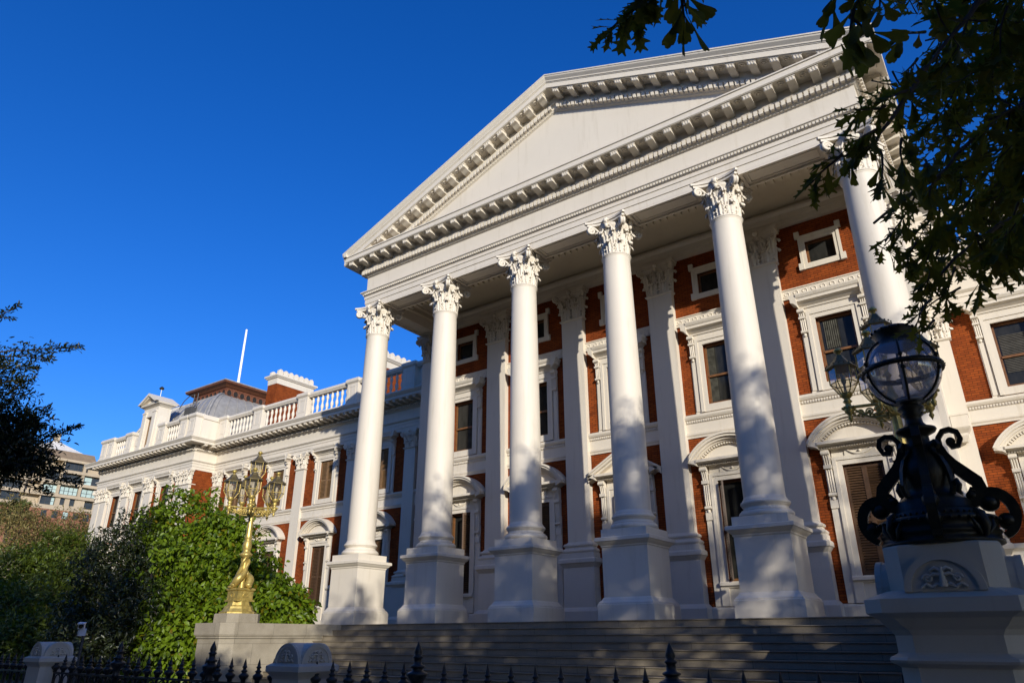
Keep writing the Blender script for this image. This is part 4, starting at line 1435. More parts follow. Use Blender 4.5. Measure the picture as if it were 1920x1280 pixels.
def gold_lamp(x, y, z, label):
    T = empty('lamp_standard', (x, y, z))
    tag(T, label, 'street lamp', 'gilded lamp standards on the cheek walls')
    b = octa([(.60, 0), (.60, .05), (.52, .08), (.47, .16), (.45, .22), (.38, .26), (.36, .33), (.36, .40)])
    b.stack([(.34, .38), (.34, .42), (.29, .44), (.29, .70), (.33, .73), (.33, .78), (.30, .80)])
    for q in range(4):
        mt = Matrix.Rotation(q * PI / 2, 4, 'Z')
        e = MB().tube([(.09 * math.cos(t) * (1 if t < PI else 1), -.295, .57 + .07 * math.sin(t)) for t in [k * PI / 6 for k in range(13)]], .014, 5)
        e.prism([(-.20, .40), (.20, .40), (.17, .46), (-.17, .46)], 'y', -.31, -.285)
        b.merge(e, mt)
    obj('base', b, M['gold'], T)
    # entwined dolphins: fat heads at the foot, tails winding up round the stem
    for q in range(3):
        m = MB()
        a0 = q * 2 * PI / 3 + .3
        pts, rad = [], []
        for i in range(26):
            u = i / 25
            a = a0 + u * 3.6
            r = .25 - .15 * min(1, u * 1.6) + .035 * math.sin(u * PI * 3)
            pts.append((r * math.cos(a), r * math.sin(a), .90 + .92 * u ** .92))
            rad.append(.115 * (1 - u) ** .75 * (0.75 + .35 * math.sin(min(1, u * 3) * PI)) + .022)
        m.tube(pts, rad, 10)
        m.ball((.27 * math.cos(a0), .27 * math.sin(a0), .90), .115, 10, 8, (1.15, 1.15, .85))
        m.tube([(.30 * math.cos(a0), .30 * math.sin(a0), .86), (.40 * math.cos(a0 - .1), .40 * math.sin(a0 - .1), .82), (.44 * math.cos(a0 - .15), .44 * math.sin(a0 - .15), .84)], [.07, .045, .02], 8)
        e = pts[-1]
        for d in (-.5, .5):
            aa = a0 + 3.6 + d
            m.tube([e, (.16 * math.cos(aa), .16 * math.sin(aa), 1.86), (.22 * math.cos(aa), .22 * math.sin(aa), 1.90)], [.03, .045, .012], 6)
        obj('dolphin', m, M['gold'], T)
    fl = lambda a, r, z: r * (1 - .07 * (0.5 + .5 * math.cos(a * 10)))
    c = MB().lathe([(.10, .80), (.09, 1.6), (.11, 1.78), (.21, 1.84), (.215, 1.90), (.15, 1.94), (.12, 1.99), (.14, 2.05), (.155, 2.18), (.12, 2.34), (.095, 2.38), (.13, 2.41), (.13, 2.45), (.105, 2.47)], 20)
    c.lathe([(.105, 2.47), (.095, 2.8), (.085, 3.15)], 40, fl=fl)
    c.lathe([(.085, 3.15), (.12, 3.18), (.12, 3.26), (.09, 3.30), (.115, 3.36), (.115, 3.56), (.08, 3.62), (.06, 3.70), (.045, 3.92), (.085, 3.98), (.04, 4.06), (.045, 4.36)], 20)
    obj('column', c, M['gold'], T)
    for q in range(5):
        a = q * 2 * PI / 5 + .55
        c_, s_ = math.cos(a), math.sin(a)
        m = MB()
        P2 = lambda r, zz: (r * c_, r * s_, zz)
        m.tube([P2(.08, 3.44), P2(.72, 3.44)], .032, 7)
        m.tube([P2(.10, 3.20)] + [P2(.10 + .6 * u, 3.20 + .20 * u - .10 * math.sin(u * PI)) for u in [k / 10 for k in range(1, 11)]], .024, 6)
        for cx, rr in ((.24, .085), (.42, .07), (.58, .055)):
            m.tube([P2(cx + rr * (1 - k / 26) * math.cos(k * .45), 3.32 + rr * (1 - k / 26) * math.sin(k * .45)) for k in range(20)], .017, 5)
            m.ball(P2(cx, 3.32), .03, 6, 5)
        for k in range(9):
            m.ball(P2(.14 + .07 * k, 3.26 + .05 * ((k * 7) % 3) * .5 - .02), .033, 6, 5)
        m.lathe([(0, -.30), (.02, -.26), (.05, -.20), (.025, -.15), (.085, -.08), (.095, 0), (.06, .06), (.05, .10), (.09, .14), (.05, .20)], 12, (.78 * c_, .78 * s_, 3.42))
        for k in range(8):
            b2 = k * PI / 4
            m.ball((.78 * c_ + .11 * math.cos(b2), .78 * s_ + .11 * math.sin(b2), 3.43), .03, 6, 4)
        obj('arm', m, M['gold'], T)
        lantern(T, .78 * c_, .78 * s_, 3.64, .84)
    lantern(T, 0, 0, 4.40, .84)
    return T
gl1 = gold_lamp(-.15, -5.0, .28, 'gilded lamp standard with dolphin base and six lanterns in front of the green bush')
gl2 = dup(gl1, (20.15, -5.0, .28), None, R(14))
gl2['label'] = 'gilded lamp standard mostly hidden behind the black globe lamp'

# ------------------------------------------------------------------ gate piers
FY = -14.6
def relief(m, r, s=1.0):
    """carved palmette on a lunette lying in the plane y=0, centred at the chord, radius r"""
    k = r / .2
    m.tube([(0, -.012, .015 * k), (0, -.016, .135 * k)], [.022 * k, .012 * k], 7)
    for sx in (-1, 1):
        m.tube([(0, -.012, .11 * k), (sx * .035 * k, -.014, .13 * k), (sx * .06 * k, -.012, .115 * k), (sx * .05 * k, -.010, .095 * k)], [.014 * k, .013 * k, .011 * k, .006 * k], 6)
        m.tube([(0, -.012, .085 * k), (sx * .045 * k, -.014, .095 * k), (sx * .075 * k, -.013, .075 * k)], [.012 * k, .012 * k, .006 * k], 6)
        m.tube([(sx * (.085 + .028 * (1 - t / 16) * math.cos(t * .7)) * k, -.010, (.065 + .028 * (1 - t / 16) * math.sin(t * .7)) * k) for t in range(14)], .010 * k, 5)
        m.tube([(sx * (.02 + .11 * t / 10) * k, -.008, (.022 + .010 * math.sin(t * 1.1)) * k) for t in range(11)], .011 * k, 5)
    m.ball((0, -.012, .045 * k), .022 * k, 8, 6)

def lunette(m, w, z0, hw, d):
    """arched panel with raised rim and carving, on the face y = -hw"""
    r = w
    n = 16
    for ro, ri, dd in ((r, r * .82, d), (r * .82, r * .0, d * .35)):
        po = [(ro * math.cos(PI * i / n), z0 + ro * math.sin(PI * i / n)) for i in range(n + 1)]
        if ri > 0:
            pi_ = [(ri * math.cos(PI * i / n), z0 + ri * math.sin(PI * i / n)) for i in range(n + 1)]
            for i in range(n):
                m.prism([po[i], po[i + 1], pi_[i + 1], pi_[i]], 'y', -hw - dd, -hw + .01)
        else:
            m.prism(po, 'y', -hw - dd, -hw + .01)
    rr = MB(); relief(rr, r * .86)
    m.merge(rr, Matrix.Translation((0, -hw - d * .35, z0 + .01)))

def small_pier(x, y, label):
    T = empty('gate_pier', (x, y, GZ))
    tag(T, label, 'gate pier', 'small white gate piers')
    H = 1.42                                            # top of the cap slab above the ground
    b = MB().stack([(.30, 0), (.30, .30), (.24, .36), (.205, .38), (.205, H - .12), (.215, H - .10), (.25, H - .06), (.26, H - .05), (.26, H), (.215, H + .025)])
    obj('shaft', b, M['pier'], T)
    c = MB()
    n = 14
    r = .195
    for rot in (0, PI / 2):                              # two crossing barrel tops
        e = MB().prism([(r * math.cos(PI * i / n), H + .02 + r * math.sin(PI * i / n)) for i in range(n + 1)], 'y', -.20, .20)
        c.merge(e, Matrix.Rotation(rot, 4, 'Z'))
    for q in range(4):
        e = MB(); lunette(e, .19, H + .022, .201, .016)
        c.merge(e, Matrix.Rotation(q * PI / 2, 4, 'Z'))
    obj('cap', c, M['pier'], T)
    return T
p1 = small_pier(15.36, FY, 'small white gate pier with carved arched cap at the foot of the steps')
p2 = dup(p1, (9.62, FY, GZ))
p2['label'] = 'small white gate pier with carved arched cap before the dark bushes'

BP = empty('lamp_pier', (21.315, FY, GZ))
tag(BP, 'large shaded white stone pier with chamfered corners carrying the black globe lamp', 'gate pier')
zz = lambda z: z - GZ
b = MB().stack([(.46, 0), (.46, .35), (.40, .42), (.335, .44), (.325, zz(-.64)), (.335, zz(-.63)), (.365, zz(-.615)), (.372, zz(-.60)), (.365, zz(-.585)), (.335, zz(-.57)), (.325, zz(-.56)), (.325, zz(-.47)),
               (.34, zz(-.44)), (.36, zz(-.42)), (.39, zz(-.38)), (.435, zz(-.355)), (.44, zz(-.35)), (.44, zz(-.275)), (.325, zz(-.225))], 0, 0, 1, 1, 0, 0, .105)
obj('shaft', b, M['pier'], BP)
c = MB().stack([(.305, zz(-.235)), (.305, zz(.02)), (.295, zz(.03))], 0, 0, 1, 1, 0, 0, .095)
for q in range(4):
    e = MB()
    lunette(e, .205, zz(-.240), .36, .024)
    n = 14
    e.prism([(.20 * math.cos(PI * i / n), zz(-.240) + .20 * math.sin(PI * i / n)) for i in range(n + 1)] + [(-.20, zz(-.275)), (.20, zz(-.275))], 'y', -.362, -.25)
    c.merge(e, Matrix.Rotation(q * PI / 2, 4, 'Z'))
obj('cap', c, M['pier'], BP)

# ------------------------------------------------------------------ black globe lamp
GLP = empty('globe_lamp', (21.315, FY, .03))
tag(GLP, 'glossy black cast iron lamp with scrolls and round glass globe on the large pier', 'street lamp')
b = MB().lathe([(.32, 0), (.335, .005), (.335, .025), (.322, .028), (.322, .06), (.330, .064), (.330, .078), (.320, .082), (.318, .125), (.330, .13), (.335, .145), (.325, .16), (.29, .168), (.245, .172), (.24, .20), (.225, .215), (.215, .22), (.21, .265), (.195, .28), (.17, .30), (.135, .33), (.14, .36), (.155, .42), (.158, .46), (.145, .50), (.115, .55), (.085, .59), (.075, .62), (.08, .64), (.068, .66), (.066, .70), (.112, .725), (.122, .74), (.118, .75), (.075, .765), (.055, .79), (.05, .83), (.072, .85), (.056, .865),
                 (.08, .885), (.078, .90), (.05, .91), (.055, .93), (.08, .945), (.083, .96)], 40)
for k in range(40):
    a = k * PI / 20
    b.ball((.337 * math.cos(a), .337 * math.sin(a), .138), .011, 6, 4)
    b.ball((.243 * math.cos(a), .243 * math.sin(a), .186), .009, 6, 4)
obj('base', b, M['iron'], GLP)
def scroll(pts, w, th): return MB().ribbon(pts, (0, 1, 0), w, th)
lower = [(.305 + .112 * math.cos(t) * 1.0, 0, .175 + .135 * math.sin(t)) for t in [(-1.25 + k * (1.25 + 2.6) / 16) for k in range(17)]]
curl = [(.285 + (.055 - .002 * k) * math.cos(2.2 + k * .42) + .02, 0, .27 + (.055 - .002 * k) * math.sin(2.2 + k * .42) - .02) for k in range(16)]
curl2 = [(.368 + (.05 - .002 * k) * math.cos(-.8 - k * .42), 0, .135 + (.05 - .002 * k) * math.sin(-.8 - k * .42)) for k in range(15)]
upper = [(.20, 0, .235), (.255, 0, .265), (.278, 0, .32), (.262, 0, .38), (.215, 0, .43), (.155, 0, .50), (.122, 0, .56), (.108, 0, .62), (.115, 0, .675), (.145, 0, .715), (.185, 0, .722), (.222, 0, .70), (.234, 0, .655), (.215, 0, .615), (.18, 0, .61), (.165, 0, .64)]
up2 = [(.268, 0, .33), (.225, 0, .34), (.20, 0, .30), (.21, 0, .265), (.235, 0, .27), (.235, 0, .295)]
for q in range(4):
    a = q * PI / 2 + R(4)
    m = MB()
    m.merge(scroll(lower, .055, [.036 + .026 * math.sin(k / 16 * PI) for k in range(17)]))
    m.merge(scroll(curl, .045, .026)); m.merge(scroll(curl2, .045, .024))
    m.ball((.30, 0, .245), .048, 8, 6); m.ball((.368, 0, .135), .044, 8, 6)
    m.merge(scroll(upper, .050, [.030 + .045 * max(0, math.sin(min(1, (k + 1) / 9) * PI)) for k in range(16)])); m.merge(scroll(up2, .03, .02))
    m.ball((.178, 0, .645), .028, 10, 8, (1, .8, 1)); m.ball((.222, 0, .295), .036, 8, 6)
    m.tube([(.245, 0, .385), (.262, 0, .41), (.258, 0, .435)], [.012, .010, .006], 6)
    o = obj('scroll', m, M['iron'], GLP)
    o.rotation_euler = (0, 0, a)
inner = [(.17, 0, .30), (.19, 0, .34), (.185, 0, .40), (.17, 0, .47), (.145, 0, .53), (.105, 0, .57), (.09, 0, .60), (.105, 0, .635), (.135, 0, .64), (.15, 0, .615), (.135, 0, .595)]
for q in range(4):
    m = MB()
    m.merge(scroll(inner, .028, .022))
    m.tube([(.215, 0, .30), (.235, 0, .34), (.222, 0, .375), (.20, 0, .365), (.205, 0, .34)], [.016, .016, .014, .012, .008], 6)
    m.ball((.138, 0, .612), .02, 8, 6)
    m.tube([(.335, 0, .03), (.352, 0, .09), (.335, 0, .16), (.30, 0, .19)], [.012, .026, .024, .010], 7)
    for d in (-.06, .06):
        m.tube([(.333, d * .4, .04), (.345, d, .085), (.335, d * 1.2, .125)], [.008, .016, .006], 6)
    o = obj('leaf_scroll', m, M['iron'], GLP)
    o.rotation_euler = (0, 0, q * PI / 2 + R(49))
GZC, GR = 1.160, .242
m = MB().ball((0, 0, GZC), GR * .975, 40, 24)
gl_ = obj('globe', m, M['lampglass'], GLP)
m = MB()
m.lathe([(GR * .985, GZC - .016), (GR + .010, GZC - .018), (GR + .014, GZC), (GR + .010, GZC + .018), (GR * .985, GZC + .016)], 48, cap=False)
for k in range(36):
    a = k * PI / 18
    m.ball(((GR + .014) * math.cos(a), (GR + .014) * math.sin(a), GZC), .006, 6, 4)
obj('band', m, M['iron'], gl_)
for q in range(6):
    a = q * PI / 3 + R(38)
    m = MB()
    m.tube([(GR * math.cos(t) * math.cos(a), GR * math.cos(t) * math.sin(a), GZC + GR * math.sin(t)) for t in [R(-68 + k * 136 / 18) for k in range(19)]], .0085, 6)
    m.ball((GR * math.cos(a), GR * math.sin(a), GZC + .045), .016, 6, 5); m.ball((GR * math.cos(a), GR * math.sin(a), GZC - .045), .016, 6, 5)
    obj('rib', m, M['iron'], gl_)
m = MB().lathe([(.125, GZC + .175), (.135, GZC + .185), (.128, GZC + .20), (.118, GZC + .23), (.135, GZC + .27), (.140, GZC + .285), (.11, GZC + .31), (.03, GZC + .325), (0, GZC + .335)], 28)
for k in range(16):
    a = k * PI / 8
    m.ball((.137 * math.cos(a), .137 * math.sin(a), GZC + .285), .012, 6, 4)
obj('cap', m, M['iron'], GLP)
m = MB().lathe([(.10, GZC - .225), (.085, GZC - .205), (.014, GZC - .19), (.014, GZC + .05), (.0, GZC + .06)], 14)
m.tube([(-.045, 0, GZC - .06), (.045, 0, GZC - .06)], .010, 8)
obj('burner', m, M['frost'], GLP)

# ------------------------------------------------------------------ spear railings
SPK = MB().lathe([(.016, GZ + .25), (.016, -1.14), (.016, -.93), (.026, -.925), (.028, -.90), (.045, -.885), (.056, -.865), (.054, -.850), (.032, -.835), (.024, -.825), (.036, -.815), (.036, -.808), (.020, -.80), (.018, -.785), (.028, -.775), (.028, -.768), (.019, -.76), (.0165, -.74), (.0, -.675)], 10).mesh('spike', M['fenceiron'])
FIN = MB().lathe([(.035, GZ + .1), (.035, -.95), (.05, -.945), (.05, -.92), (.04, -.90), (.045, -.86), (.075, -.82), (.092, -.79), (.095, -.775), (.080, -.765), (.05, -.75), (.045, -.735), (.066, -.725), (.066, -.712), (.038, -.70), (.034, -.655), (.046, -.645), (.046, -.635), (.03, -.625), (.038, -.60), (.03, -.57), (0, -.505)], 16).mesh('finial', M['fenceiron'])
def fence(x0, x1, label, finials, pitch=.247, y=FY, ring=True):
    T = empty('railing', ((x0 + x1) / 2, y, GZ))
    tag(T, label, 'railing', 'black spear railings')
    m = MB()
    dx = (x0 + x1) / 2
    for z in (-.935, -1.135, -1.85):
        m.box(x0 - dx, -.02, z - GZ - .012, x1 - dx, .02, z - GZ + .012)
    n = int(round((x1 - x0) / pitch))
    for i in range(n):                                   # rings between the two top rails
        cx = x0 + (i + .5) * (x1 - x0) / n - dx
        m.tube([(cx + .082 * math.cos(t), 0, -1.035 - GZ + .082 * math.sin(t)) for t in [k * PI / 8 for k in range(17)]], .010, 5, False)
    obj('rail', m, M['fenceiron'], T)
    for i in range(n + 1):
        x = x0 + i * (x1 - x0) / n
        if any(abs(x - f) < .09 for f in finials): continue
        o = bpy.data.objects.new('spike', SPK); COL.objects.link(o); o.parent = T; o.location = (x - dx, 0, -GZ)
    for f in finials:
        o = bpy.data.objects.new('finial', FIN); COL.objects.link(o); o.parent = T; o.location = (f - dx, 0, -GZ)
    return T
fence(15.58, 20.95, 'black spear railing between the small pier and the large lamp pier', [16.97, 19.45])
fence(9.85, 15.13, 'black spear railing between the two small white piers', [11.6, 13.72])
fence(2.2, 9.40, 'black spear railing in deep shade running off past the far small pier', [4.6, 7.4])

# ------------------------------------------------------------------ small fittings
T = empty('security_camera', (8.82, -13.9, GZ)); tag(T, 'small white security camera on a thin pole in front of the dark bush', 'security camera')
obj('pole', MB().tube([(0, .06, 0), (0, .06, 1.80)], .025, 8), M['steel'], T)
m = MB().box(-.05, -.045, 0, .05, .045, .085); m.box(-.058, -.052, .075, .085, .052, .092)
hb = obj('housing', m, M['camwhite'], T, (0, 0, 1.83)); hb.rotation_euler = (0, R(8), R(-35))
m = MB().tube([(.048, 0, .042), (.062, 0, .042)], .036, 12)
obj('lens', m, M['iron'], hb)
obj('bracket', MB().box(-.03, -.03, 1.72, .03, .075, 1.835), M['camwhite'], T)

T = empty('flagpole', (-30.55, 12.35, 19.1)); tag(T, 'bare white flagpole on top of the brown roof lantern', 'flagpole')
obj('pole', MB().lathe([(.16, .55), (.11, .8), (.10, 3.0), (.085, 5.6), (0.0, 5.62)], 10), M['flagwhite'], T)
obj('foot', MB().lathe([(.42, -.05), (.42, .06), (.28, .12), (.22, .40), (.24, .52), (.14, .6)], 10), M['flagwhite'], T)
def spot(x, y, z, h, s, label):
    T = empty('roof_light', (x, y, z)); tag(T, label, 'roof light')
    obj('post', MB().tube([(0, 0, -.05), (0, 0, h)], .022 * s, 6), M['flagwhite'], T)
    m = MB().lathe([(.02 * s, h), (.17 * s, h + .02), (.19 * s, h + .10 * s), (.08 * s, h + .22 * s), (.0, h + .26 * s)], 8, smooth=False)
    obj('lamp_head', m, M['iron'], T)
spot(10.0, -.2, 20.42, .38, 1.0, 'small dark light on a short post at the peak of the pediment')
spot(-30.55, 6.0, 16.78, .55, 1.0, 'small dark light on a short post above the roof dormer')
T = empty('roof_ladder', (-28.3, 7.2, 12.3)); tag(T, 'dark steel ladder with curved hoop beside the roof dormer', 'ladder')
for dx in (0, .5):
    obj('stile', MB().tube([(dx, .3, 0), (dx, .3, 4.6)], .04, 6), M['steel'], T)
m = MB()
for i in range(14): m.tube([(0, .3, .3 + i * .3), (.5, .3, .3 + i * .3)], .025, 5)
obj('rung', m, M['steel'], T)
obj('hoop', MB().tube([(0, .3, 4.6), (-.5, .2, 4.55), (-1.0, .1, 4.2), (-1.35, 0, 3.6)], .035, 6), M['steel'], T)
obj('cage', MB().box(-.15, -.2, 2.3, .65, .25, 3.4), M['steel'], T)

# ------------------------------------------------------------------ distant apartment block
AO = at(60, 950, 170)
AP = empty('apartment_block', (AO.x, AO.y, 0), R(-3) * -1)
tag(AP, 'distant tan apartment block with balconies and a brown sloped roof', 'building')
AP.rotation_euler = (0, 0, R(3.0 * -1))
# local axes: along the facade = +y, outward = +x
def apart(name, mb, mat, parent=AP): return obj(name, mb, mat, parent)
w = MB()
w.box(-14, -40, -2, -1.2, 30, 41.5)
apart('wall', w, M['aptwall'])
fw = MB()
fw.box(-1.2, -40, 29.0, 0, 30, 30.0); fw.box(-1.2, 1.1, 30.0, 0, 1.3, 32.0)
fw.box(-1.2, 4.6, 30.0, 0, 5.7, 32.05); fw.box(-1.2, 6.8, 30.0, 0, 7.9, 32.05); fw.box(-1.2, 9.1, 30.0, 0, 11.4, 32.05); fw.box(-1.2, 13.5, 30, 0, 30, 32.05); fw.box(-1.2, 5.7, 31.99, -.02, 13.5, 32.05)
fw.box(-1.2, 5.7, 30.0, -.02, 9.1, 30.3)
apart('lower_front', fw, M['aptwall'])
sl = MB()
for z in (32.05, 35.2, 38.2):
    sl.box(-1.2, -40, z, .45, 30, z + .75)
apart('floor_slab', sl, M['aptwall'])
for y in (-12, -7.7, -3.0, .8, 4.6, 9.6, 14.5, 19):
    pc = MB()
    for z in (32.8, 35.95, 38.95):
        pc.box(-1.0, y - .30, z - (.75 if z > 33 else 0), .2, y + .30, z + 2.45)
    apart('pier', pc, M['aptwall'])
bk = MB(); bk.box(-1.2, -40, 20, -.05, 30, 29.0)
apart('brick_storey', bk, M['aptbrick'])
for (y0, y1, z0, z1, mt) in ((1.3, 4.4, 33.0, 34.8, 0), (5.1, 9.2, 33.0, 34.8, 0), (10.1, 14, 33.0, 34.8, 0), (10.1, 12, 36.0, 37.9, 0), (12.1, 14, 36.0, 37.9, 1), (5.1, 9.2, 36.0, 37.9, 1), (1.3, 4.4, 36, 37.9, 1), (5.1, 9.2, 39.0, 41.2, 1),
                         (1.4, 3.6, 30.1, 31.9, 1), (3.7, 4.5, 30.1, 31.9, 0), (5.75, 6.75, 30.3, 31.9, 1), (7.95, 9.05, 30.3, 31.9, 1), (11.5, 13.4, 30.2, 31.6, 1),
                         (-7.3, -3.2, 32.9, 34.8, 1), (-7.0, -3.2, 30.1, 31.9, 1), (-12, -8.3, 32.9, 34.8, 0), (-12, -8.3, 30.1, 31.9, 1), (2.2, 3.3, 27.0, 28.7, 1), (4.6, 5.8, 27.0, 28.7, 1), (7.0, 8.2, 27.0, 28.7, 0), (9.4, 10.6, 27.0, 28.7, 1), (12, 13.2, 27, 28.7, 1)):
    m = MB(); m.box(-1.1, y0, z0, -.02 if z0 < 30 else -.35, y1, z1)
    o = apart('window', m, M['aptglass'] if mt == 0 else M['aptdark'])
    fr_ = MB()
    n = max(1, int((y1 - y0) / 1.0))
    for i in range(n + 1):
        yy = y0 + i * (y1 - y0) / n
        fr_.box(-.36, yy - .05, z0, -.28 if z0 >= 30 else .02, yy + .05, z1)
    fr_.box(-.36, y0 + .06, z0 + .8, -.28 if z0 >= 30 else .02, y1 - .06, z0 + .88)
    obj('frame', fr_, M['steel'], o)
r = MB()
r.box(-12, -38, 41.0, .6, 12.2, 41.6)
apart('eave', r, M['aptwall'])
r = MB().prism([(.4, 41.6), (-2.2, 44.1), (-12, 44.1), (-12, 41.6)], 'y', -36, 12.0)
apart('roof', r, M['aptroof'])
r = MB()
r.add([(-2.4, -2.5, 44.1), (-2.4, 9.4, 44.1), (-12, 9.4, 44.1), (-12, -2.5, 44.1), (-6, 3.0, 46.9), (-6, 4.3, 46.9), (-7.4, 4.3, 46.9), (-7.4, 3.0, 46.9)], [(0, 1, 5, 4), (1, 2, 6, 5), (2, 3, 7, 6), (3, 0, 4, 7), (4, 5, 6, 7)])
rr_ = apart('roof_hip', r, M['aptpale'])
obj('chimney', MB().box(-7.3, 3.05, 46.9, -6.1, 4.25, 49.0), M['aptwall'], rr_)
# ------------------------------------------------------------------ vegetation
RNG = np.random.default_rng(7)
def unit(a): return a / np.maximum(1e-9, np.linalg.norm(a, axis=-1, keepdims=True))

LEAF_WIDE = (np.array([(0, 0, 0), (-.27, .40, .06), (0, .45, 0), (.27, .40, .06), (0, 1.0, -.16), (-.20, .74, .0), (.20, .74, .0)]), [(0, 2, 5, 1), (0, 3, 6, 2), (2, 4, 5), (2, 6, 4)])
LEAF = (np.array([(0, 0, 0), (-.17, .38, .05), (0, .45, 0), (.17, .38, .05), (0, 1.0, -.10), (-.12, .75, .02), (.12, .75, .02)]),
        [(0, 2, 5, 1), (0, 3, 6, 2), (2, 4, 5), (2, 6, 4)])
def lobed(half):
    pts = [(0, 0.0)] + half
    n = len(half)
    v = [(0, 0, 0)]
    for x, y in half: v.append((x, y, .25 * abs(x) - .12 * y * y))
    for x, y in half[:-1]: v.append((-x, y, .25 * abs(x) - .12 * y * y))
    mid = (0, .55, -.036)
    v.append(mid)
    tip = n
    r = list(range(1, n + 1))
    l = list(range(n + 1, 2 * n))
    m = 2 * n
    fr = [0] + r + [m]
    fl = [0, m, tip] + l[::-1]
    return np.array(v), [tuple(fr), tuple(fl)]
OAK_A = lobed([(.02, .02), (.035, .18), (.07, .34), (.19, .47), (.21, .50), (.10, .52), (.11, .60), (.30, .72), (.31, .755), (.15, .75), (.14, .82), (.24, .95), (.21, .975), (.08, .90), (.0, 1.0)])
OAK_B = lobed([(.02, .02), (.035, .22), (.07, .42), (.13, .60), (.205, .74), (.235, .86), (.20, .95), (.12, .94), (.08, .99), (.0, 1.0)])
OAK_B = (OAK_B[0] * np.array([.74, 1, 1]), OAK_B[1])
OAK_C = lobed([(.015, .02), (.03, .30), (.09, .44), (.17, .50), (.08, .54), (.09, .68), (.22, .80), (.10, .79), (.05, .88), (.0, 1.0)])

def leaf_mesh(name, P, A, N, S, tmpl, mat):
    tv, tf = tmpl
    A = unit(A)
    Bx = unit(np.cross(A, N))
    Nn = np.cross(Bx, A)
    k = len(tv)
    V = P[:, None, :] + S[:, None, None] * (tv[None, :, 0:1] * Bx[:, None, :] + tv[None, :, 1:2] * A[:, None, :] + tv[None, :, 2:3] * Nn[:, None, :])
    n = len(P)
    me = bpy.data.meshes.new(name)
    me.vertices.add(n * k)
    me.vertices.foreach_set('co', V.reshape(-1).astype(np.float32))
    loops = np.concatenate([np.array(f) for f in tf])
    sizes = np.array([len(f) for f in tf])
    L = (loops[None, :] + (np.arange(n) * k)[:, None]).reshape(-1)
    sz = np.tile(sizes, n)
    st = np.concatenate([[0], np.cumsum(sz)[:-1]])
    me.loops.add(len(L))
    me.loops.foreach_set('vertex_index', L.astype(np.int32))
    me.polygons.add(len(sz))
    me.polygons.foreach_set('loop_start', st.astype(np.int32))
    me.polygons.foreach_set('loop_total', sz.astype(np.int32))
    me.materials.append(mat)
    me.update(calc_edges=True)
    return me

def wob(P, s, seed):
    """cheap smooth 3-D noise, about -1..1"""
    r = np.random.default_rng(seed)
    o = 0
    for i in range(5):
        k = r.normal(size=3) * s * (1 + .5 * i)
        o = o + np.sin(P @ k + r.uniform(0, 6.28)) / (1 + .45 * i)
    return o / 2.2

def crown_points(lobes, clusters, per, leaf, spread, seed, inner=.45, hole=-.35, hs=.9, droop=.5, rough=.22):
    """clusters of leaves through the outer volume of several lobes (centre, radii)"""
    r = np.random.default_rng(seed)
    C = np.array([l[0] for l in lobes], float)
    Q = np.array([l[1] if hasattr(l[1], '__len__') else (l[1],) * 3 for l in lobes], float)
    w = (Q[:, 0] * Q[:, 1] * Q[:, 2]) ** (2 / 3)
    idx = r.choice(len(lobes), clusters, p=w / w.sum())
    d = unit(r.normal(size=(clusters, 3)))
    rad = inner + (1 - inner) * r.uniform(0, 1, clusters) ** .55
    rad *= 1 + rough * wob(d * 2.2 + idx[:, None] * 7.1, 1.6, seed + 1)
    P = C[idx] + d * Q[idx] * rad[:, None]
    keep = wob(P, hs, seed + 2) > hole
    P, d, idx = P[keep], d[keep], idx[keep]
    n = len(P)
    PP = np.repeat(P, per, 0)
    dd = np.repeat(d, per, 0)
    a = unit(r.normal(size=(n * per, 3)) + dd * .55 + np.array([0, 0, -droop]))
    PP = PP + r.normal(size=PP.shape) * spread
    N = unit(dd * .8 + np.array([0, 0, .7]) + r.normal(size=PP.shape) * .45)
    S = leaf * r.uniform(.65, 1.25, n * per)
    return PP, a, N, S

def limb(mb, p0, p1, r0, r1, bend=.12, seed=0, n=7):
    r = random.Random(seed)
    p0, p1 = Vector(p0), Vector(p1)
    L = (p1 - p0).length
    off = Vector((r.uniform(-1, 1), r.uniform(-1, 1), r.uniform(-.3, .8))) * L * bend
    pts = []
    for i in range(n + 1):
        u = i / n
        pts.append(p0.lerp(p1, u) + off * math.sin(u * PI) + Vector((r.uniform(-1, 1), r.uniform(-1, 1), r.uniform(-1, 1))) * L * .012)
    mb.tube(pts, [r0 + (r1 - r0) * (i / n) ** .8 for i in range(n + 1)], 8)
    return pts

def tree(name, base, label, cat, lobes, clusters, per, leaf, mat, seed, trunk_r, fork, spread=.12, tmpl=LEAF, group=None, **kw):
    T = empty(name, base)
    tag(T, label, cat, group)
    b = Vector(base)
    mb = MB()
    f = Vector(fork) - b
    limb(mb, (0, 0, -.1), f, trunk_r, trunk_r * .68, .04, seed)
    r = random.Random(seed)
    for i, l in enumerate(lobes):
        c = Vector(l[0]) - b
        pts = limb(mb, f * (0.75 + .25 * r.random()), c, trunk_r * .5, trunk_r * .14, .10, seed + i)
        q = l[1] if hasattr(l[1], '__len__') else (l[1],) * 3
        for k in range(5):
            e = c + Vector((r.gauss(0, 1), r.gauss(0, 1), r.gauss(0, .8))).normalized() * q[0] * .75
            limb(mb, pts[4 + k % 3], e, trunk_r * .16, trunk_r * .03, .12, seed + i * 9 + k, 5)
    obj('trunk', mb, M['bark'], T)
    P, A, N, S = crown_points(lobes, clusters, per, leaf, spread, seed, **kw)
    o = bpy.data.objects.new('crown', leaf_mesh('crown', P - np.array(base), A, N, S, tmpl, mat))
    COL.objects.link(o); o.parent = T
    return T

def L(px, py, d, r, sz=1.0):
    """lobe centred in a measured direction at depth d, radius in metres"""
    return (tuple(at(px, py, d)), (r, r, r * sz))

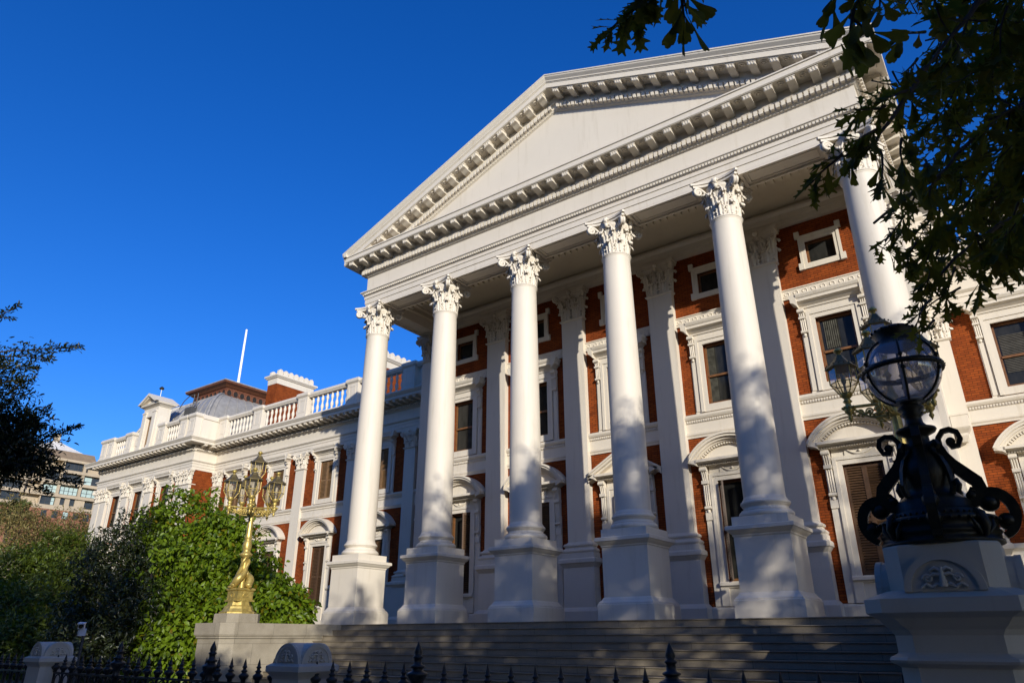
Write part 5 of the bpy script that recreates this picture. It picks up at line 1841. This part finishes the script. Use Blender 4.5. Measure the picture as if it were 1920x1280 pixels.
# the bright bush tree between the steps and the wing
tree('bush_tree', (-9.0, 1.5, GZ), 'big bright green leafy bush tree behind the gilded lamp', 'tree',
     [L(345, 985, 34, 1.9), L(400, 1040, 32.5, 2.1), L(418, 1005, 32, 1.25), L(345, 1085, 31.5, 2.3), L(430, 1110, 31, 2.2), L(448, 1085, 30.5, 1.2),
      L(470, 1150, 29.5, 1.7), L(340, 1180, 29, 1.9), L(300, 1020, 34, 1.6), L(310, 1130, 31, 1.6), L(320, 1225, 28, 1.5)],
     4700, 8, .245, M['bushleaf'], 21, .16, (-9.2, 1.5, .2), .12, LEAF_WIDE, droop=.95, hole=-.42, hs=1.3, inner=.5)
tree('bush_tree', (-4.2, 1.2, GZ), 'smaller bright green bush right of the gilded lamp foot', 'tree',
     [L(525, 1140, 29.2, 1.15), L(490, 1140, 29.5, 1.2), L(550, 1160, 29, .75), L(478, 1098, 30, .75)],
     1450, 8, .24, M['bushleaf'], 33, .08, (-4.3, 1.2, -.6), .11, LEAF_WIDE, droop=.95, hole=-.5, hs=1.4, inner=.5)
# dark evergreens standing left of it
tree('evergreen_tree', (-16.0, -1.5, GZ), 'dark dense evergreen in the shade before the wing end', 'tree',
     [L(250, 1030, 33, 1.7), L(215, 1075, 32, 1.9), L(280, 1095, 31, 1.6), L(200, 1150, 30, 2.0), L(275, 1170, 29, 1.9), L(230, 1215, 28, 1.8), L(170, 1200, 29, 1.7)],
     3600, 6, .22, M['darkleaf'], 45, .14, (-16.2, -1.5, .2), .11, droop=.3, hole=-.6, inner=.45)
tree('hedge_tree', (-27, 2.5, GZ), 'broad green hedge tree with lit top at the left edge', 'tree',
     [L(105, 1050, 42, 1.8), L(140, 1040, 44, 1.4), L(60, 1095, 41, 2.2), L(125, 1100, 40, 2.1), L(10, 1090, 40, 1.9), L(85, 1160, 37, 2.5), L(10, 1170, 36, 2.3), L(145, 1160, 36, 1.9), L(40, 1230, 33, 2.3), L(120, 1230, 33, 2.0)],
     7000, 7, .27, M['limeleaf'], 57, .15, (-27.5, 2.5, .3), .15, droop=.3, hole=-.75, inner=.35)
# sunlit olive scrub and a palm farther off
tree('olive_shrub', (-46, 8, GZ), 'sunlit olive and brown scrubby tree below the apartment block', 'tree',
     [L(110, 1000, 66, 2.4), L(60, 1000, 66, 2.2), L(150, 985, 68, 1.7), L(25, 1010, 64, 2.4), L(85, 1030, 62, 2.6), L(30, 960, 70, 1.8)],
     2400, 5, .30, M['dryleaf'], 63, .14, (-46, 8, 2), .2, droop=.1, hole=-.3, inner=.3)
PT = at(24, 955, 74)
T = empty('palm_tree', (PT.x, PT.y, GZ)); tag(T, 'palm tree with spiky fronds above the scrub at the left edge', 'palm tree')
mb = MB(); limb(mb, (0, 0, 0), (0, 0, PT.z - GZ), .28, .20, .01, 3); obj('trunk', mb, M['bark'], T)
PP, AA, NN, SS = [], [], [], []
rr = random.Random(5)
for i in range(34):
    a = rr.uniform(0, 2 * PI); e = rr.uniform(-.5, 1.3); Lf = rr.uniform(1.9, 2.8)
    d = Vector((math.cos(a) * math.cos(e), math.sin(a) * math.cos(e), math.sin(e)))
    for k in range(26):
        u = (k + 1) / 26
        p = Vector((0, 0, PT.z - GZ)) + d * Lf * u + Vector((0, 0, -1.1 * u * u))
        t = (d + Vector((0, 0, -2.2 * u))).normalized()
        s = t.cross(Vector((0, 0, 1))).normalized()
        for sg in (-1, 1):
            PP.append(p); AA.append(s * sg + t * .8 + Vector((0, 0, -.25))); NN.append(Vector((0, 0, 1)) + s * sg * .3); SS.append(.75 * math.sin(PI * min(.95, u * .8 + .15)) + .1)
o = bpy.data.objects.new('crown', leaf_mesh('crown', np.array(PP), np.array(AA), np.array(NN), np.array(SS), (LEAF[0] * np.array([.4, 1, 1]), LEAF[1]), M['palmleaf'])); COL.objects.link(o); o.parent = T

# street tree whose crown reaches into the upper left of the view
DL = 12.5
lt = at(-330, 1150, DL)
tree('street_tree', (lt.x, lt.y, GZ), 'dark small-leaved street tree reaching in at the upper left edge', 'tree',
     [L(-30, 790, DL, .80), L(30, 830, DL, .62), L(62, 865, DL, .34), L(0, 872, DL, .45), L(-60, 700, DL, .62), L(-70, 850, DL, .7)] ,
     2700, 7, .095, M['darkleaf'], 71, .20, tuple(at(-260, 900, DL)), .05, droop=-.1, hole=-.6, hs=3.5, inner=.15, rough=.30, group='street trees')
LTT = [o for o in COL.objects if o.name == 'street_tree'][0]
# sprays standing out of that crown
def spray(p0, p1, nl, leaf, wdt, seed):
    r = np.random.default_rng(seed)
    p0, p1 = np.array(p0), np.array(p1)
    u = r.uniform(0, 1, nl) ** .8
    P = p0 + (p1 - p0) * u[:, None] + r.normal(size=(nl, 3)) * wdt * (1 - .8 * u[:, None])
    A = unit((p1 - p0) / np.linalg.norm(p1 - p0) * .7 + r.normal(size=(nl, 3)) * .55 + np.array([0, 0, .15]))
    N = unit(r.normal(size=(nl, 3)) * .6 + np.array([0, 0, .8]))
    return P, A, N, leaf * r.uniform(.7, 1.2, nl)
SP = []
sp_twigs = MB()
for i, (a, b, n, w) in enumerate((((-10, 660, DL), (152, 651, DL), 260, .10), ((-30, 665, DL), (95, 672, DL), 300, .15), ((-20, 600, DL), (36, 572, DL), 70, .06), ((-30, 590, DL), (24, 598, DL), 60, .05),
                                  ((10, 740, DL), (66, 706, DL), 140, .08), ((40, 800, DL), (92, 766, DL), 160, .10), ((60, 830, DL), (150, 798, DL), 200, .07), ((-20, 720, DL), (40, 712, DL), 240, .16),
                                  ((70, 890, DL), (150, 905, DL), 200, .10), ((0, 690, DL), (70, 690, DL), 180, .09), ((10, 850, DL), (120, 880, DL), 350, .16), ((0, 780, DL), (80, 800, DL), 320, .18), ((20, 900, DL), (95, 925, DL), 150, .09))):
    SP.append(spray(at(*a), at(*b), n, .085, w, 100 + i))
    limb(sp_twigs, Vector(at(*a)) - lt.copy() * 0 - Vector((lt.x, lt.y, GZ)), Vector(at(*b)) - Vector((lt.x, lt.y, GZ)), .014, .004, .03, i, 6)
P, A, N, S = [np.concatenate([s[k] for s in SP]) for k in range(4)]
o = bpy.data.objects.new('spray', leaf_mesh('spray', P - np.array((lt.x, lt.y, GZ)), A, N, S, LEAF, M['darkleaf'])); COL.objects.link(o); o.parent = LTT
obj('twig', sp_twigs, M['bark'], LTT)

# the oak overhead: trunk right of the view, branches with lobed leaves hanging into it
OB = Vector((30.5, -21.5, GZ))
OT = empty('oak_tree', OB)
tag(OT, 'large shaded oak with lobed leaves hanging into the upper right of the view', 'tree')
mb = MB()
limb(mb, (0, 0, -.1), (-.2, .2, 4.6), .42, .30, .02, 1)
crown_lobes = [((32, -22, 6.5), 3.0), ((29, -20, 7.2), 3.2), ((34, -19.5, 7.5), 3.4), ((33.5, -25, 7), 3.4), ((31, -23.5, 9.0), 2.4), ((36.5, -22.5, 9.3), 2.3), ((33.2, -21, 12.3), 2.4), ((36.9, -22.5, 13.6), 3.2), ((38.7, -21.5, 11.4), 2.1), ((33.5, -22.5, 13.0), 2.2), ((29.6, -22.3, 10.1), 1.9),
               ((26.5, -20.5, 4.6), 1.9), ((24.0, -18.0, 4.9), 1.7), ((22.0, -21.0, 4.7), 2.0), ((24.5, -22.5, 5.2), 2.0), ((20.0, -18.5, 5.3), 1.6), ((25.5, -15.5, 4.6), 1.6)]
for i, (c, r_) in enumerate(crown_lobes):
    pts = limb(mb, (-.2, .2, 4.2), Vector(c) - OB, .20, .05, .08, i)
    for k in range(6):
        e = Vector(c) - OB + Vector((random.Random(i * 7 + k).gauss(0, 1), random.Random(i * 5 + k + 90).gauss(0, 1), random.Random(i * 3 + k + 50).gauss(0, .8))).normalized() * r_ * .8
        limb(mb, pts[4 + k % 3], e, .06, .012, .1, i * 9 + k, 5)
TWP, TWA, TWN, TWS, TWT = [], [], [], [], []
rr = random.Random(12)
def oak_twig(p0, p1, nl, leaf, tm=None, r0=.008, down=.35):
    """a twig with leaves along it and a rosette at its end"""
    p0, p1 = Vector(p0), Vector(p1)
    pts = limb(mb, p0 - OB, p1 - OB, r0, .0025, .06, rr.randint(0, 9999), 5)
    d = (p1 - p0).normalized()
    for k in range(nl):
        u = 1 - (k / max(1, nl)) ** 1.6 * .95
        p = Vector(pts[min(5, int(u * 5))]) + OB
        s = Vector((rr.gauss(0, 1), rr.gauss(0, 1), rr.gauss(0, 1)))
        s = (s - d * s.dot(d)).normalized()
        a = (d * rr.uniform(.25, .95) + s * rr.uniform(.35, .95) + Vector((0, 0, -down * (2.2 if tm == 1 else 1))))
        TWP.append(p); TWA.append(a); TWN.append(Vector((rr.gauss(0, .5), rr.gauss(0, .5), 1)) - _fw * rr.uniform(0, .8)); TWS.append(leaf * rr.uniform(.65, 1.15)); TWT.append(rr.choice((0, 0, 1, 2)) if tm is None else tm if rr.random() < .85 else 0)
main = [((2150, -160, 4.6), (1835, 5, 3.9)), ((1835, 5, 3.9), (1735, 130, 3.6)), ((2200, 60, 5.0), (1860, 220, 4.4)), ((1860, 220, 4.4), (1760, 330, 4.1)), ((2250, 250, 5.2), (1880, 420, 4.8)), ((1880, 420, 4.8), (1740, 540, 4.5)),
        ((1735, 130, 3.6), (1640, 270, 3.3)), ((1760, 330, 4.1), (1640, 420, 3.9)), ((2150, -160, 4.6), (1640, -120, 3.0)), ((1640, -120, 3.0), (1290, -90, 2.8))]
for i, (a, b) in enumerate(main):
    limb(mb, at(*a) - OB, at(*b) - OB, .030 if a[0] > 2000 else .016, .016 if a[0] > 2000 else .007, .05, 300 + i)
limb(mb, (-.2, .2, 4.4), at(2150, -160, 4.6) - OB, .13, .03, .05, 401)
limb(mb, (-.2, .2, 4.0), at(2200, 60, 5.0) - OB, .12, .03, .05, 402)
limb(mb, (-.2, .2, 3.8), at(2250, 250, 5.2) - OB, .12, .03, .05, 403)
# sprays that stand free against sky and portico
for a, b, n, lf, tm in (((1235, -50, 2.7), (1205, 5, 2.7), 9, .135, 0), ((1205, 5, 2.7), (1135, 62, 2.7), 17, .120, 2), ((1215, -20, 2.7), (1185, 40, 2.75), 11, .125, 0), ((1250, -60, 2.7), (1225, 10, 2.7), 7, .13, 0),
                        ((1265, -60, 2.6), (1288, 28, 2.6), 6, .15, 1), ((1278, -10, 2.6), (1284, 34, 2.6), 5, .15, 1), ((1290, -70, 2.7), (1285, -10, 2.7), 5, .14, 1),
                        ((1640, -60, 2.6), (1600, 20, 2.5), 8, .17, 1), ((1600, 20, 2.5), (1592, 75, 2.45), 8, .20, 1), ((1660, -40, 2.7), (1650, 20, 2.6), 7, .17, 1), ((1600, -60, 2.6), (1560, 5, 2.6), 7, .17, 1), ((1592, 30, 2.5), (1630, 60, 2.5), 5, .19, 1),
                        ((1735, 60, 3.4), (1685, 60, 3.3), 9, .15, 1), ((1720, 110, 3.5), (1690, 140, 3.4), 9, .15, 1), ((1700, 170, 3.4), (1640, 195, 3.3), 11, .15, 0),
                        ((1660, 200, 3.3), (1600, 205, 3.2), 12, .14, 2), ((1650, 240, 3.3), (1605, 265, 3.2), 13, .14, 0), ((1640, 270, 3.3), (1545, 300, 3.2), 15, .135, 2), ((1580, 290, 3.2), (1520, 345, 3.2), 14, .13, 2),
                        ((1640, 270, 3.3), (1585, 320, 3.3), 10, .14, 1), ((1650, 280, 3.4), (1650, 345, 3.3), 11, .15, 1), ((1690, 260, 3.5), (1700, 330, 3.4), 10, .15, 1), ((1690, 330, 3.8), (1675, 400, 3.7), 10, .14, 0),
                        ((1720, 360, 4.0), (1668, 445, 3.9), 14, .14, 2), ((1735, 300, 4.0), (1740, 320, 3.9), 11, .16, 1), ((1760, 330, 4.1), (1740, 380, 4.0), 11, .16, 1), ((1700, 420, 4.0), (1668, 470, 3.9), 12, .13, 2), ((1720, 450, 4.2), (1700, 500, 4.1), 14, .14, 0),
                        ((1760, 470, 4.3), (1735, 540, 4.2), 14, .14, 0), ((1760, 520, 4.4), (1715, 570, 4.3), 14, .13, 2), ((1790, 500, 4.4), (1770, 575, 4.3), 14, .14, 0), ((1840, 470, 4.5), (1838, 545, 4.4), 11, .18, 2), ((1830, 440, 4.4), (1870, 520, 4.4), 13, .16, 0),
                        ((1880, 440, 4.6), (1890, 500, 4.6), 13, .16, 2), ((1910, 420, 4.6), (1930, 500, 4.6), 12, .16, 0), ((1800, 540, 4.4), (1725, 590, 4.3), 10, .13, 2), ((1745, 560, 3.6), (1718, 612, 3.5), 6, .12, 0), ((1752, 600, 3.6), (1715, 628, 3.5), 4, .12, 2)):
    oak_twig(at(*a), at(*b), n, lf, tm)
# dense part towards the right edge
for i in range(285):
    while True:
        px, py = rr.uniform(1690, 2080), rr.uniform(-90, 520)
        if px > 1700 + 55 * math.sin(py * .021) + (40 if 190 < py < 330 else 0) - 0.02 * py: break
    if 1745 < px < 1800 and 250 < py < 300 and rr.random() < .8: continue
    if 1820 < px < 1870 and 180 < py < 215 and rr.random() < .6: continue
    d = rr.uniform(3.8, 7.5)
    p1 = at(px, py, d)
    dr = Vector((rr.gauss(-.4, .6), rr.gauss(.1, .6), rr.gauss(-.35, .4))).normalized()
    oak_twig(p1 - dr * .38, p1, 15, .18, None, .007)
obj('trunk', mb, M['bark'], OT)
P, A, N, S = np.array(TWP), np.array(TWA), np.array(TWN), np.array(TWS)
tt = np.array(TWT)
for k, tm in enumerate((OAK_A, OAK_B, OAK_C)):
    s = tt == k
    o = bpy.data.objects.new('leaves', leaf_mesh('leaves', P[s] - np.array(OB), A[s], N[s], S[s], tm, M['oakleaf'])); COL.objects.link(o); o.parent = OT
P, A, N, S = crown_points(crown_lobes, 820, 30, .40, .24, 91, inner=.2, hole=-.02, hs=.75, droop=.2)
def unseen(P, margin=120):
    """keeps the far crown out of the hand-set part of the view"""
    r = P - np.array(CAM_POS)
    k = r @ np.array(_fw)
    x = 960 + FPX * (r @ np.array(_rt)) / np.maximum(k, .01); y = 640 - FPX * (r @ np.array(_up)) / np.maximum(k, .01)
    return ~((k > 0) & (x < 1820) & (x > -200) & (y > -200) & (y < 1480)) & ~((k > 0) & (y > 480) & (y < 1400) & (x > 0) & (x < 2000))
s = unseen(P)
o = bpy.data.objects.new('crown', leaf_mesh('crown', P[s] - np.array(OB), A[s], N[s], S[s], OAK_B, M['oakleaf'])); COL.objects.link(o); o.parent = OT

# the other trees of the street, outside the view, that shade the steps and the railings
def shade_tree(base, label, h, rad, seed, ncl=470, hole=-.02):
    b = np.array(base)
    r = random.Random(seed)
    lobes = []
    for i in range(9):
        a = i * 2.4
        q = rad * (0.55 if i else .2)
        lobes.append(((b[0] + q * math.cos(a), b[1] + q * math.sin(a), b[2] + h * (.50 + .36 * ((i * 5) % 9) / 9)), rad * .52))
    lobes.append(((b[0], b[1], b[2] + h - rad * .45), rad * .45))
    tree('street_tree', base, label, 'tree', lobes, ncl, 34, .42, M['oakleaf'], seed, .3, (b[0], b[1], b[2] + h * .38), .24, OAK_B, 'street trees', droop=.2, hole=hole, hs=.62, inner=.3)
shade_tree((42.5, -22.5, GZ), 'tall street tree standing beyond the right edge, shading the right columns', 20.0, 6.8, 201, 800, -.12)
shade_tree((53.5, -23, GZ), 'street tree farthest to the right beyond the view, shading the sixth column', 19.8, 6.8, 202)
shade_tree((46.5, -9.5, GZ), 'garden tree beyond the right edge, shading the right wing', 15.5, 4.6, 206)
shade_tree((11.5, -25.0, GZ), 'street tree left behind the viewpoint, shading the dark bushes', 16.0, 5.2, 203)
shade_tree((2.0, -24.5, GZ), 'street tree far left behind the viewpoint, shading the hedge', 16.5, 5.6, 208)
shade_tree((31, -36, GZ), 'street tree across the road, shading the small piers', 13.0, 6.0, 204)
shade_tree((19, -38, GZ), 'street tree across the road, shading the far railing', 13.5, 6.0, 205)
shade_tree((6, -39, GZ), 'street tree across the road, left of the others', 13.5, 6.0, 207)

# ------------------------------------------------------------------ unseen blocks added behind and beside the viewpoint to cut skylight
def sky_block(x0, x1, y0, y1, h, label, mat):
    T = empty('added_sky_block', ((x0 + x1) / 2, (y0 + y1) / 2, GZ))
    tag(T, label, 'building', 'added unseen blocks that cut skylight')
    a, b = (x1 - x0) / 2, (y1 - y0) / 2
    obj('wall', MB().box(-a, -b, 0, a, b, h), mat, T)
    obj('cornice', MB().box(-a - .3, -b - .3, h, a + .3, b + .3, h + .6), M['aptwall'], T)
    n = int((x1 - x0) / 4)
    proto = None
    for f in range(int(h / 4)):
        for i in range(n):
            p = (-a + (i + .5) * (x1 - x0) / n, b + .02, 1.2 + f * 4)
            if proto is None:
                proto = obj('window', MB().box(-.8, -.05, 0, .8, .03, 2.2), M['aptdark'], T, p)
            else:
                c = proto.copy(); COL.objects.link(c); c.parent = T; c.location = p
sky_block(-30, 2, -62, -46, 20, 'added unseen brown block behind the viewpoint to the left, cutting low skylight', M['aptbrick'])
sky_block(6, 34, -62, -47, 21.5, 'added unseen tan block straight behind the viewpoint, cutting low skylight', M['aptwall'])
sky_block(38, 70, -64, -48, 20.5, 'added unseen brick block behind the viewpoint to the right, cutting low skylight', M['aptbrick'])
sky_block(-75, -34, -72, -34, 30, 'added unseen tall tan block far to the left of the viewpoint, cutting skylight', M['aptwall'])
sky_block(-31, 0, -100, -64, 34, 'added unseen tall brown block behind the left one, cutting skylight', M['aptbrick'])
sky_block(64, 92, -4, 40, 30, 'added unseen tall brick block right of the parliament, cutting skylight', M['aptbrick'])
